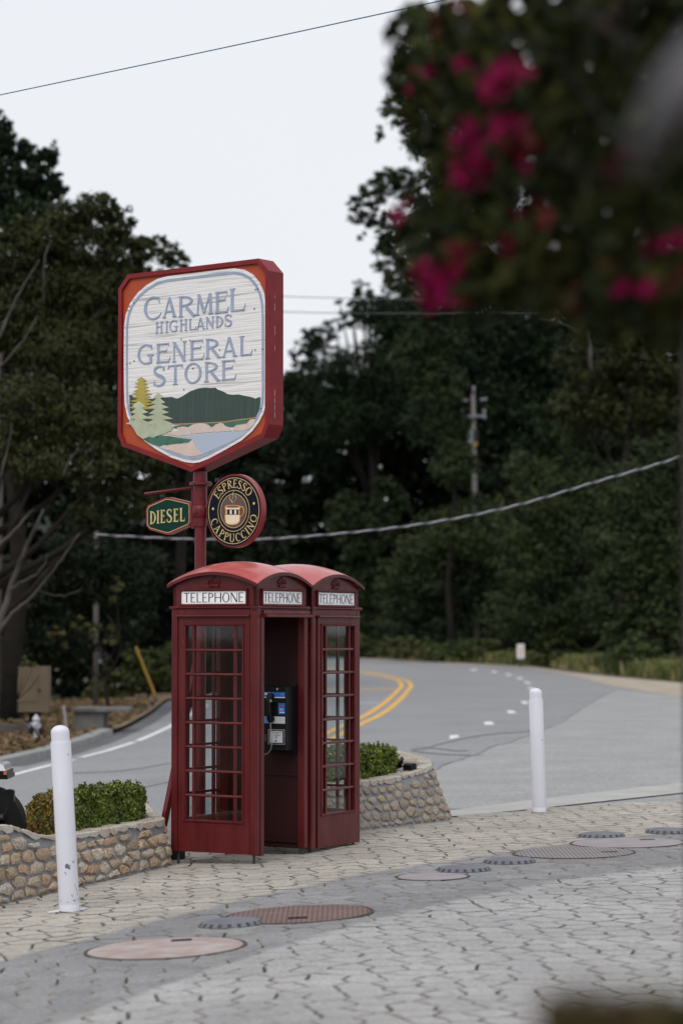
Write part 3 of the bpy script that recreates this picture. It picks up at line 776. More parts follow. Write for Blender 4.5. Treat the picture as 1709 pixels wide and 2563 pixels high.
woodland('woodland', 'dark wood continuing beyond the left trees outside the picture', 80, [(x, y, 110, 110) for y in range(950, 1700, 150) for x in range(-1100, -150, 150)], 26, M['shade'], 35)
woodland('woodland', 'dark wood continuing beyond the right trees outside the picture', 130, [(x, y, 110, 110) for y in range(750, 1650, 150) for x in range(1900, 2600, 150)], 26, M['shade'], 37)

# left trees
tree('pine_tree', 'tall dark pine with spiky top at the upper left edge', 'tree', 74, -60,
     [(-30, 420, 75, 70), (10, 345, 30, 45), (45, 375, 30, 30), (78, 385, 28, 30), (0, 300, 14, 28), (110, 410, 26, 36), (135, 385, 12, 30), (75, 440, 55, 30), (140, 450, 22, 22), (120, 480, 45, 26), (30, 480, 80, 45), (-10, 560, 90, 60), (160, 475, 14, 14), (70, 540, 70, 50), (-60, 330, 60, 70)],
     7, M['pine'], 'pine', seed=3, tr=.35, dens=1.0)
tree('eucalyptus_tree', 'broad olive eucalyptus with a rounded crown left of the store sign', 'tree', 62, 30,
     [(175, 545, 60, 45), (240, 520, 50, 38), (300, 560, 40, 36), (110, 600, 80, 60), (210, 620, 90, 70), (310, 640, 60, 52), (20, 650, 90, 80), (365, 625, 38, 30), (120, 730, 120, 90), (250, 750, 110, 85), (340, 735, 60, 66), (10, 800, 110, 90), (160, 880, 130, 90), (290, 880, 90, 80), (360, 610, 22, 18), (270, 500, 20, 12)],
     7, M['euc'], 'long', seed=5, dens=1.05, bark='pale_bark', tr=.3,
     limbs=[([(112, 760, 4.2), (110, 690, 4.4), (114, 640, 4.2), (130, 600, 4)], [8, 7, 5, 3]),
            ([(-10, 860, 5.4), (30, 770, 5.2), (75, 690, 5), (100, 650, 4.8)], [11, 8, 6, 3]),
            ([(0, 920, 5.8), (60, 850, 5.6), (92, 790, 5.4)], [8, 6, 3])])
tree('eucalyptus_tree', 'slim eucalyptus crown just above the left corner of the sign', 'tree', 68, 470,
     [(425, 640, 38, 34), (400, 610, 24, 22), (448, 660, 28, 26), (385, 690, 30, 28), (440, 720, 50, 45), (400, 800, 55, 60), (340, 690, 16, 14), (470, 690, 22, 26)],
     7.5, M['oak'], 'round', seed=8, dens=.8, tr=.2)
tree('eucalyptus_tree', 'leaning eucalyptus with bare pale limbs at the left edge', 'tree', 55, -90,
     [(60, 1010, 90, 80), (190, 1040, 100, 80), (320, 1080, 70, 70), (270, 1170, 90, 70), (110, 1150, 90, 60), (340, 1250, 60, 50), (230, 1290, 60, 34), (20, 1120, 60, 60), (390, 1180, 36, 50)],
     7, M['euc'], 'long', seed=11, dens=.62, bark='pale_bark', tr=.3,
     limbs=[([(-15, 1610, 5.2), (20, 1545, 5.2), (70, 1505, 5.2), (125, 1440, 5.3), (165, 1385, 5.4), (200, 1335, 5.5)], [17, 13, 11, 10, 8, 4]),
            ([(-10, 1600, 5), (25, 1480, 5), (50, 1410, 5), (85, 1330, 5.2), (110, 1275, 5.4)], [26, 20, 17, 13, 7]),
            ([(-10, 1370, 5.5), (30, 1335, 5.6), (62, 1300, 5.7), (85, 1275, 5.8)], [15, 11, 9, 5]),
            ([(25, 1475, 5.2), (60, 1455, 5.3), (100, 1430, 5.4), (125, 1385, 5.5)], [9, 7, 6, 3]),
            ([(0, 1200, 5.2), (18, 1130, 5.2), (30, 1060, 5.2)], [9, 7, 4]),
            ([(160, 1190, 5.4), (175, 1150, 5.4), (200, 1120, 5.4)], [11, 7, 3]),
            ([(210, 1180, 5.4), (235, 1150, 5.4)], [8, 3]),
            ([(100, 1478, 5.4), (150, 1490, 5.4), (205, 1478, 5.4)], [4, 4, 3])])
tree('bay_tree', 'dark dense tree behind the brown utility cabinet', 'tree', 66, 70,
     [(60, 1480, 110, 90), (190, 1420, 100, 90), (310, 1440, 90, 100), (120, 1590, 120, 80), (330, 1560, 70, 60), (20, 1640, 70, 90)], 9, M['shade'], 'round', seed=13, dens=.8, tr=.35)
tree('leafy_shrub', 'light green shrub beside the grey wooden pole', 'shrub', 63, 285,
     [(262, 1585, 40, 26), (290, 1600, 26, 30), (200, 1560, 26, 16), (290, 1480, 14, 40), (150, 1590, 30, 30)], 9, M['brush'], 'round', seed=15, dens=.4, tr=.06)
tree('leafy_shrub', 'green shrub at the roadside behind the yellow guy guard', 'shrub', 82, 380,
     [(390, 1665, 45, 40), (350, 1690, 50, 40), (300, 1710, 50, 45), (425, 1640, 32, 34), (250, 1730, 40, 36), (430, 1690, 30, 40), (340, 1640, 40, 24)], 9, M['brush'], 'round', seed=17, dens=.75, tr=.08)
tree('leafy_shrub', 'sprig of bright leaves on top of the brown cabinet', 'shrub', 45.5, 70,
     [(62, 1655, 12, 12), (72, 1660, 14, 9), (85, 1664, 9, 7)], 8, M['brush'], 'round', seed=19, dens=.7, tr=.02)

# right trees
tree('eucalyptus_tree', 'tall eucalyptus with overhanging crown beside the sky at upper right', 'tree', 150, 1130,
     [(925, 490, 38, 34), (1100, 960, 70, 70), (1090, 830, 70, 80), (1040, 900, 60, 70), (1120, 1060, 60, 60), (1140, 1160, 60, 60), (965, 460, 42, 40), (895, 535, 26, 26), (935, 545, 40, 26), (1010, 445, 36, 30), (1060, 480, 60, 55), (985, 570, 46, 40), (960, 640, 26, 50), (1020, 620, 60, 60), (1090, 570, 90, 80), (1010, 700, 60, 40), (1120, 690, 110, 90), (1000, 270, 44, 44), (1040, 330, 34, 50), (1050, 230, 60, 60), (1120, 330, 90, 110), (1200, 500, 110, 110), (1080, 120, 70, 80), (1180, 180, 100, 110), (950, 340, 12, 26), (905, 590, 10, 12), (885, 510, 14, 20)],
     7.5, M['oak'], 'round', seed=21, dens=1.0, bark='pale_bark', tr=.25, low_trunk=.45)
tree('cypress_tree', 'ragged dark cypress with a level side branch right of the sign', 'tree', 182, 930,
     [(905, 725, 26, 26), (880, 760, 22, 14), (850, 755, 16, 5), (925, 770, 46, 40), (880, 800, 40, 26), (960, 830, 60, 50), (1010, 780, 60, 50), (835, 815, 24, 18), (800, 830, 34, 18), (765, 835, 22, 18), (810, 870, 50, 32), (760, 885, 38, 30), (735, 880, 16, 12), (745, 935, 44, 36), (725, 985, 36, 40), (820, 950, 80, 60), (910, 930, 80, 70), (1010, 900, 80, 70), (750, 1050, 60, 50), (850, 1050, 90, 70), (960, 1030, 90, 70), (690, 1070, 40, 40), (760, 1130, 70, 50)],
     7, M['pine'], 'round', seed=23, dens=.8, tr=.5)
tree('cypress_tree', 'deep green cypress filling the shade behind the insulator pole', 'tree', 170, 1250,
     [(1130, 880, 110, 100), (1280, 830, 120, 110), (1240, 980, 130, 110), (1120, 1050, 110, 90), (1400, 940, 120, 120), (1330, 1100, 120, 90), (1150, 770, 60, 60), (1330, 700, 110, 90), (1230, 1160, 100, 70)], 11, M['pine'], 'round', seed=25, dens=.75, tr=.5)
tree('eucalyptus_tree', 'olive tree with loose crown at the right edge above the bank', 'tree', 128, 1560,
     [(1560, 800, 120, 100), (1660, 900, 110, 110), (1480, 900, 90, 70), (1560, 1010, 120, 90), (1700, 1050, 90, 110), (1450, 1010, 80, 60), (1620, 700, 130, 90), (1740, 780, 120, 120)], 10, M['euc'], 'round', seed=27, dens=.8, tr=.4,
     limbs=[([(1478, 930, 7), (1476, 870, 7), (1470, 830, 7)], [14, 11, 6]), ([(1450, 830, 7), (1400, 805, 7.2), (1350, 795, 7.4)], [8, 6, 3])])
oak_b = [('rounded olive oak below the insulator pole', 152, 1150, [(1150, 1330, 110, 70), (1080, 1380, 90, 70), (1240, 1370, 100, 80), (1010, 1440, 70, 60), (1120, 1470, 120, 80), (1250, 1480, 100, 90), (1190, 1275, 70, 36), (1020, 1540, 80, 60), (1160, 1580, 110, 50)]),
         ('bushy olive oak at the right with yellowish top leaves', 130, 1400, [(1330, 1180, 70, 50), (1400, 1240, 100, 90), (1310, 1300, 90, 70), (1450, 1340, 110, 90), (1340, 1420, 90, 80), (1430, 1110, 60, 50), (1480, 1200, 70, 60), (1300, 1540, 90, 70), (1420, 1520, 100, 80)]),
         ('dark bushy oak at the far right edge of the road bank', 112, 1620, [(1580, 1240, 100, 90), (1680, 1180, 90, 100), (1560, 1380, 100, 90), (1680, 1350, 90, 100), (1540, 1500, 90, 80), (1660, 1500, 100, 90), (1590, 1590, 100, 50), (1720, 1590, 80, 50)]),
         ('small dark oak just right of the phone booths', 180, 920, [(900, 1400, 50, 60), (940, 1340, 60, 60), (880, 1480, 60, 70), (960, 1500, 60, 70), (900, 1570, 70, 50), (870, 1290, 60, 60), (970, 1250, 60, 50)])]
for i, (lb, D, bx, bl) in enumerate(oak_b):
    tree('oak_tree', lb, 'tree', D, bx, bl, 8, M['oak'], 'round', seed=41+i, dens=.7, tr=.25)
br = [('low roadside bush near the white marker post', 146, 1210, [(1100, 1628, 60, 26), (1190, 1625, 60, 28), (1000, 1622, 60, 26), (1250, 1632, 40, 24)]),
      ('yellow flowering bush right of the white marker post', 130, 1370, [(1340, 1640, 50, 26), (1400, 1625, 50, 36), (1450, 1650, 50, 28), (1370, 1600, 34, 30)]),
      ('grassy green brush at the right end of the bank', 106, 1600, [(1540, 1660, 70, 26), (1640, 1665, 70, 24), (1720, 1660, 70, 28), (1600, 1630, 60, 26)]),
      ('low green brush beside the far road edge behind the booths', 176, 900, [(900, 1620, 50, 22), (960, 1628, 50, 20), (840, 1615, 60, 24), (700, 1610, 90, 26)])]
for i, (lb, D, bx, bl) in enumerate(br):
    m_ = M['brush']
    tree('roadside_bush', lb, 'bush', D, bx, bl, 9, m_, 'round', seed=61+i, dens=.8, tr=.05)
# dry and green grass on the far bank
rg = np.random.default_rng(5); Vg = []
M['grass'] = leaf_mat('bank_grass', [(.09, .12, .03), (.24, .19, .09), (.07, .11, .03), (.30, .24, .13)], big=(.12, (.06, .10, .025), .9))
for _ in range(26000):
    i = rg.integers(0, len(sh)-1); t = rg.random(); x = sh[i][0]*(1-t)+sh[i+1][0]*t; y = sh[i][1]*(1-t)+sh[i+1][1]*t
    k_ = rg.random()**.7*7; x = x*1.0 + .35*k_ + rg.normal()*.2+1.2; y = y + .95*k_ + 2.6
    h = rg.uniform(.2, .75); a_ = rg.random()*pi; dx, dy = cos(a_)*.12, sin(a_)*.12; lx, ly = rg.normal(0, .12, 2)
    Vg += [(x-dx, y-dy, 0), (x+dx, y+dy, 0), (x+dx*.4+lx, y+dy*.4+ly, h), (x-dx*.4+lx, y-dy*.4+ly, h)]
o = link('grass', quads_mesh('grass', np.array(Vg), [M['grass']])); tag(o, 'dry and green grass along the far road bank', 'grass', kind='stuff')
# grass / litter tufts on the left verge
Vg = []
for _ in range(9000):
    t = rg.random(); i = rg.integers(0, len(vp)-1); x = vp[i][0]*(1-t)+vp[i+1][0]*t; y = vp[i][1]*(1-t)+vp[i+1][1]*t
    k_ = rg.random()*5; x = x - .25 - k_*.8; y = y + .4 + k_*.75
    h = rg.uniform(.02, .09); a_ = rg.random()*pi; dx, dy = cos(a_)*.05, sin(a_)*.05; lx, ly = rg.normal(0, .05, 2)
    Vg += [(x-dx, y-dy, g(x)+.03), (x+dx, y+dy, g(x)+.03), (x+dx+lx, y+dy+ly, g(x)+.03+h), (x-dx+lx, y-dy+ly, g(x)+.03+h)]
o = link('leaf_litter', quads_mesh('leaf_litter', np.array(Vg), [leaf_mat('dry_leaf', [(.16, .10, .06), (.24, .17, .10), (.10, .065, .04), (.09, .09, .03)])]))
tag(o, 'brown dry leaf litter on the verge round the hydrant', 'leaf litter', kind='stuff')
print('tree tris', TREES_TRI)

# ------------------------------------------------------------------ hedges in the planters
def hedge(name, label, quad, z0, z1, leaf, n, cols, seed, taper=.06):
    """quad: 4 ground corners; fills a rounded box"""
    r = np.random.default_rng(seed); q = [np.array(p) for p in quad]
    c = sum(q)/4; root = thing(name, label, 'hedge', (c[0], c[1], g(c[0])+.28))
    V = []
    gz = g(c[0])
    def pt(u, v): return q[0]*(1-u)*(1-v) + q[1]*u*(1-v) + q[2]*u*v + q[3]*(1-u)*v
    for _ in range(n):
        face = r.random(); u, v = r.random(), r.random(); z = z0 + (z1-z0)*r.random()
        if face < .34: z = z1 - abs(r.normal(0, .016)) + .022*sin(u*19+seed+v*5) + .018*sin(u*41+v*13) - .05*max(0, abs(u-.5)*2-.8)/.2 - .02; nn = np.array((0, 0, 1.0))
        elif face < .86: v = abs(r.normal(0, .05)) + .05*(.5+.5*sin(u*21+z*30+seed)) + .10*max(0, (z-z1+.08)/.08); nn = np.array((.55, -.8, .15))
        elif face < .93: u = abs(r.normal(0, .02)); nn = np.array((-1, 0, .1))
        else: u = 1-abs(r.normal(0, .02)); nn = np.array((1, -.3, .1))
        p2 = pt(u, v); p = np.array((p2[0], p2[1], gz+z)); p += r.normal(0, .010, 3)
        nr = nn + r.normal(0, .65, 3); nr /= np.linalg.norm(nr); t = np.array((0, 0, 1.0)) + r.normal(0, .7, 3); t -= nr*t.dot(nr); t /= np.linalg.norm(t); b = np.cross(nr, t)
        s = leaf*r.uniform(.6, 1.3)
        V += [p-t*s*.6, p+b*s*.38, p+t*s*.6, p-b*s*.38]
    # upright sprigs
    for _ in range(int(n/70)):
        u, v = r.random(), r.random()*.9; p2 = pt(u, v); hgt = r.uniform(.015, .055)
        for k in range(9):
            p = np.array((p2[0], p2[1], gz+z1+.018*sin(u*23+seed)-.01+hgt*k/8)) + r.normal(0, .006, 3); nr = r.normal(0, 1, 3); nr /= np.linalg.norm(nr)
            t = np.array((0, 0, 1.0)) + r.normal(0, .4, 3); t -= nr*t.dot(nr); t /= np.linalg.norm(t); b = np.cross(nr, t); s = leaf*r.uniform(.6, 1.1)
            V += [p-t*s*.6, p+b*s*.38, p+t*s*.6, p-b*s*.38]
    V = np.array(V) - np.array(ORG[root.name])
    link('foliage', quads_mesh('foliage', V, [rand_mat(name+'_leaf', cols, rough=.38, mode='island', big=(7, cols[0], .75), spec=.35)]), root)
    mb = MB()
    core = [pt(.04, .2), pt(.96, .2), pt(.96, .9), pt(.04, .9)]
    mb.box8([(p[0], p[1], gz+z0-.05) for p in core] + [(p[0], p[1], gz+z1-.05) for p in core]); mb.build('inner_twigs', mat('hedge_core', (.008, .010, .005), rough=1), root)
GRN = [(.035, .055, .010), (.13, .17, .015), (.06, .09, .012), (.24, .28, .02), (.03, .05, .010), (.10, .14, .014)]
def inset(sv, d, base=None):
    q = A0v.lerp(A1v, sv); n = Vector((dirA.y, -dirA.x)); r_ = q - n*d; return (r_.x, r_.y)
hedge('clipped_hedge', 'green clipped hedge in the left planter, right of the chipped bollard', [inset(.47, .21), inset(.985, .21), inset(1.19, .68), inset(.82, .68)], .30, .68, .028, 17000, GRN, 3)
hedge('clipped_hedge', 'bronze-tipped hedge in the left planter, left of the chipped bollard', [inset(.28, .22), inset(.47, .22), inset(.80, .64), inset(.62, .64)], .30, .68, .028, 9000,
      [(.05, .045, .012), (.17, .16, .016), (.20, .075, .018), (.06, .08, .013), (.30, .20, .02), (.08, .11, .013)], 5)
def insB(sv, d): r_ = B0v.lerp(B1v, sv) + nB*d; return (r_.x, r_.y)
hedge('clipped_hedge', 'small green hedge in the planter beside the right booth', [insB(-.5, .33), insB(.74, .33), insB(1.0, .85), insB(-.3, .95)], .34, .76, .029, 11000,
      [(.045, .075, .010), (.15, .21, .015), (.08, .12, .012), (.26, .30, .025), (.05, .07, .010)], 7)

# ------------------------------------------------------------------ phone booths
S_B = .857; TH = radians(29.8)
aV = Vector((-cos(TH), sin(TH), 0)); bV = Vector((sin(TH), cos(TH), 0))
H = S_B/2
def booth(label, corner, z0, kinds, off):
    """corner: the near corner; faces in order A (-b), B (-a), C (+b), D (+a)"""
    ctr = Vector(corner) + aV*H + bV*H; ctr.z = 0
    root = thing('telephone_booth', label, 'phone booth', (ctr.x, ctr.y, g(ctr.x)), 'pair of red telephone booths')
    # frames: u to the right when looking at the face from outside
    faces = [(-bV, -aV), (-aV, bV), (bV, aV), (aV, -bV)]
    zb, zt = z0, 2.12
    def frame(n_, u_):
        return lambda u, n, z: ctr + u_*u + n_*(H+n) + Vector((0, 0, z))
    # corner posts, chamfered, shared by faces
    for sx in (-1, 1):
        for sy in (-1, 1):
            mb = MB(); 
            def PT(x, y, z): return ctr + aV*(sx*(H-x)) + bV*(sy*(H-y)) + Vector((0, 0, z))
            pr = [(0, .014), (.004, .004), (.014, 0), (.062, 0), (.066, .008), (.066, .066), (.008, .066), (0, .062)]
            k = len(pr)
            mb.add([PT(x, y, zb) for x, y in pr] + [PT(x, y, zt-.02) for x, y in pr], [tuple(range(k)), tuple(range(k, 2*k))] + [(i, (i+1) % k, k+(i+1) % k, k+i) for i in range(k)])
            mb.build('corner_post', M['red'], root)
            mb = MB(); q = PT(.05, .05, 0); gz = g(q.x); mb.tube([(q.x, q.y, gz-.01), (q.x, q.y, gz+.006), (q.x, q.y, zb+.01)], [.02, .012, .010], 8); mb.build('levelling_foot', M['iron'], root)
    for fi, (n_, u_) in enumerate(faces):
        F = frame(n_, u_); kind = kinds[fi]
        mb = MB()
        # frieze and cornice
        mb.fbox(F, -H+.067, H-.067, -.05, -.002, 2.045, 2.098)
        mb.build('frieze', M['red'], root)
        mb = MB(); mb.fprism(F, -H-.012, H+.012, [(-.05, 2.099), (.004, 2.099), (.014, 2.108), (.014, 2.117), (.006, 2.124), (-.05, 2.126)])
        mb.build('cornice', M['red'], root)
        # pediment with arched top
        R = 1.12; He = H+.025; zc = 2.31 - sqrt(R*R-2*He*He)
        def zr(x, y): return zc + sqrt(R*R-x*x-y*y)
        K = 20; pu, pl = .340, .326
        top = [(-H+.012+(2*H-.024)*i/K) for i in range(K+1)]
        pts = [F(top[0], -.012, 2.127), F(top[-1], -.012, 2.127)] + [F(u, -.012, zr(u, H)-.027) for u in top[::-1]]
        mb = MB(); mb.poly(pts, n_*-.03); mb.build('pediment', M['red'], root)
        # sign box surround
        mb = MB()
        mb.fprism(F, -pu, pu, [(-.012, 2.258), (.010, 2.254), (.013, 2.262), (.008, 2.268), (-.012, 2.272)])
        mb.fbox(F, -pu, -pl, -.012, .009, 2.132, 2.254); mb.fbox(F, pl, pu, -.012, .009, 2.132, 2.254)
        mb.fprism(F, -pu, pu, [(-.012, 2.128), (.012, 2.128), (.012, 2.134), (-.002, 2.143), (-.012, 2.143)])
        mb.build('sign_surround', M['red'], root)
        if fi in (0, 1):
            mb = MB(); mb.fbox(F, -pl, pl, -.0115, -.004, 2.1435, 2.250); op = mb.build('telephone_panel', M['opal'], root)
            wl = word_layout('TELEPHONE', .60, style='tele'); lm = MB()
            for ch, x0, wd in wl:
                glyph(lm, ch, lambda x, y, n, x0=x0: F(-.30+x0+x*.078, -.0038+n, 2.156+y*.080), wd/.078, .135, .06, style='tele', dz=.0004, depth=.0012)
            lm.build('lettering', M['purple'], op)
        # crown relief
        mb = MB(); cz = 2.283
        def Q(x, z, n=0.0): return F(x*1.15, -.008+n, cz+z)
        def ribbon(pts, r_): mb.tube([Q(x, z, .005) for x, z in pts], r_*1.1, 6)
        ribbon([(-.040, .004), (-.02, .010), (0, .012), (.02, .010), (.040, .004)], .0055); ribbon([(-.043, .016), (-.02, .022), (0, .024), (.02, .022), (.043, .016)], .005)
        for s_ in (-1, 1):
            ribbon([(s_*.046, .030), (s_*.052, .046), (s_*.040, .062), (s_*.02, .072), (0, .066)], .0050)
            ribbon([(s_*.022, .030), (s_*.026, .046), (s_*.014, .060), (0, .064)], .0040)
            mb.lathe(Q(s_*.050, .036), [(.001, -.004), (.007, 0), (.001, .010)], 8, n_); mb.lathe(Q(s_*.027, .034), [(.001, -.004), (.006, 0), (.001, .010)], 8, n_)
        mb.lathe(Q(0, .038), [(.001, -.004), (.010, 0), (.001, .010)], 8, n_); mb.lathe(Q(0, .076), [(.001, -.004), (.007, 0), (.001, .010)], 8, n_)
        ribbon([(0, .080), (0, .097)], .003); ribbon([(-.007, .090), (.007, .090)], .003)
        mb.build('crown_emblem', M['red_pole'], root, smooth=True)  # lighter pole red paints the sky highlights onto the relief
        o_ = off if fi == 1 else 0.0; pr_ = .012 if fi == 1 else 0.0
        if kind == 'glazed':
            gw, z1, z2 = .283, .315, 1.955; us = H-.072
            # door leaf: stiles and rails
            mb = MB(); n0, n1 = -.045, -.010+pr_
            mb.fbox(F, -us+o_, -gw+o_, n0, n1, zb, 2.03); mb.fbox(F, gw+o_, us+(o_ if o_ == 0 else .012), n0, n1, zb, 2.03)
            mb.fbox(F, -gw+o_, gw+o_, n0, n1, zb, z1); mb.fbox(F, -gw+o_, gw+o_, n0, n1, z2, 2.03)
            if o_: mb.fbox(F, -us, -us+o_+.001, n0, n1-.02, zb, 2.03)
            door = mb.build('door_panel', M['red'], root)
            mb = MB(); mb.fprism(F, -us-.012+o_, us+.008+o_*.4, [(-.01, 2.031), (.016+pr_, 2.031), (.020+pr_, 2.038), (.014+pr_, 2.046), (-.01, 2.052)]); mb.build('drip_mould', M['red'], door)
            # moulding round the glass
            mb = MB(); e = n1
            mb.fprism(F, -gw-.022+o_, gw+.022+o_, [(e-.005, z2+.004), (e+.010, z2+.004), (e+.013, z2+.012), (e+.006, z2+.020), (e-.005, z2+.022)])
            mb.fprism(F, -gw-.022+o_, gw+.022+o_, [(e-.005, z1-.022), (e+.004, z1-.022), (e+.010, z1-.016), (e+.010, z1-.006), (e-.005, z1-.001)])
            mb.fbox(F, -gw-.018+o_, -gw-.002+o_, e-.005, e+.008, z1, z2+.003); mb.fbox(F, gw+.002+o_, gw+.018+o_, e-.005, e+.008, z1, z2+.003)
            mb.build('glazing_bead', M['red'], door)
            rows = 8; dz = (z2-z1)/rows; vb = .207; e2 = n1
            for s_ in (-1, 1):
                mb = MB(); mb.fprism(F, s_*vb-.010+o_, s_*vb+.010+o_, [(e2-.03, z1), (e2-.001, z1), (e2-.001, z2), (e2-.03, z2)]); mb.build('glazing_bar', M['red'], door)
            for j in range(1, rows):
                z = z1+dz*j; mb = MB(); mb.fprism(F, -gw+o_, gw+o_, [(e2-.028, z-.010), (e2-.002, z-.011), (e2+.004, z-.003), (e2-.001, z+.010), (e2-.028, z+.011)]); mb.build('glazing_bar', M['red'], door)
            for j in range(rows):
                for (u0, u1) in ((-gw, -vb-.010), (-vb+.010, vb-.010), (vb+.010, gw)):
                    z_a, z_b = z1+dz*j+(.011 if j else 0), z1+dz*(j+1)-(.011 if j < rows-1 else 0)
                    if fi in (1, 3): mb = MB(); mb.add([F(u0+o_, e2-.018, z_a), F(u1+o_, e2-.018, z_a), F(u1+o_, e2-.018, z_b), F(u0+o_, e2-.018, z_b)], [(0, 1, 2, 3)])
                    else:
                        mb = MB(); mb.add([F(u0+o_, e2-.018, z_a), F(u1+o_, e2-.018, z_a), F(u1+o_, e2-.018, z_b), F(u0+o_, e2-.018, z_b)], [(0, 1, 2, 3)])
                    mb.build('pane', M['glass'], door)
        elif kind == 'solid':
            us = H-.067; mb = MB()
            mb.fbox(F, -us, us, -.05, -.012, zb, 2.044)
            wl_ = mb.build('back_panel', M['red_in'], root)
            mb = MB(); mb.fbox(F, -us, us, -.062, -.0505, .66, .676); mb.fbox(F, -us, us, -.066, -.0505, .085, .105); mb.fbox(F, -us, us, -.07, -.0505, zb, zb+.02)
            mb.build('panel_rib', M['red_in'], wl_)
        else:
            mb = MB(); mb.fprism(F, -H+.10, H+.010, [(-.03, 2.092), (.004, 2.092), (.012, 2.085), (.014, 2.066), (.046, 2.048), (.048, 2.034), (.040, 2.028), (-.03, 2.028)])
            mb.build('door_canopy', M['red'], root)
            mb = MB(); mb.fbox(F, -H+.0665, -H+.118, -.05, .006, zb-.01, 2.044)
            mb.build('door_jamb', M['red'], root)
    # roof: shallow sail dome with thick lip
    R = 1.12; He = H+.025; zc = 2.31 - sqrt(R*R-2*He*He); N = 24; V = []; F2 = []
    for j in range(N+1):
        for i in range(N+1):
            x, y = (i/N*2-1)*He, (j/N*2-1)*He; V.append(ctr + aV*x + bV*y + Vector((0, 0, zc + sqrt(R*R-x*x-y*y))))
    nb = len(V); V += [v - Vector((0, 0, .026)) for v in V]
    for j in range(N):
        for i in range(N):
            a_ = j*(N+1)+i; F2.append((a_, a_+1, a_+N+2, a_+N+1)); F2.append((nb+a_+N+1, nb+a_+N+2, nb+a_+1, nb+a_))
    edge = [i for i in range(N+1)] + [(j+1)*(N+1)-1 for j in range(1, N+1)] + [N*(N+1)+i for i in range(N-1, -1, -1)] + [j*(N+1) for j in range(N-1, 0, -1)]
    for i in range(len(edge)):
        a_, b_ = edge[i], edge[(i+1) % len(edge)]; F2.append((a_, nb+a_, nb+b_, b_))
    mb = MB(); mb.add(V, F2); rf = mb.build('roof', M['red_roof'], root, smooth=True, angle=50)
    mb = MB()
    for i in range(len(edge)):
        a_, b_ = V[edge[i]], V[edge[(i+1) % len(edge)]]
        for q in (a_, b_): pass
    # red lip band on the four arcs
    for (n_, u_) in faces:
        Fr = lambda u, n, z, n_=n_, u_=u_: ctr + u_*u + n_*(H+n) + Vector((0, 0, z))
        K = 20; us_ = [(-He+2*He*i/K) for i in range(K+1)]
        for u0, u1 in zip(us_, us_[1:]):
            za, zb_ = zc+sqrt(R*R-u0*u0-He*He), zc+sqrt(R*R-u1*u1-He*He)
            c8 = [Fr(u0, .031, za-.030), Fr(u1, .031, zb_-.030), Fr(u1, .015, zb_-.030), Fr(u0, .015, za-.030), Fr(u0, .031, za-.004), Fr(u1, .031, zb_-.004), Fr(u1, .015, zb_+.001), Fr(u0, .015, za+.001)]
            mb.box8(c8)
    mb.build('roof_lip', M['red'], rf)
    return root, ctr, frame, faces

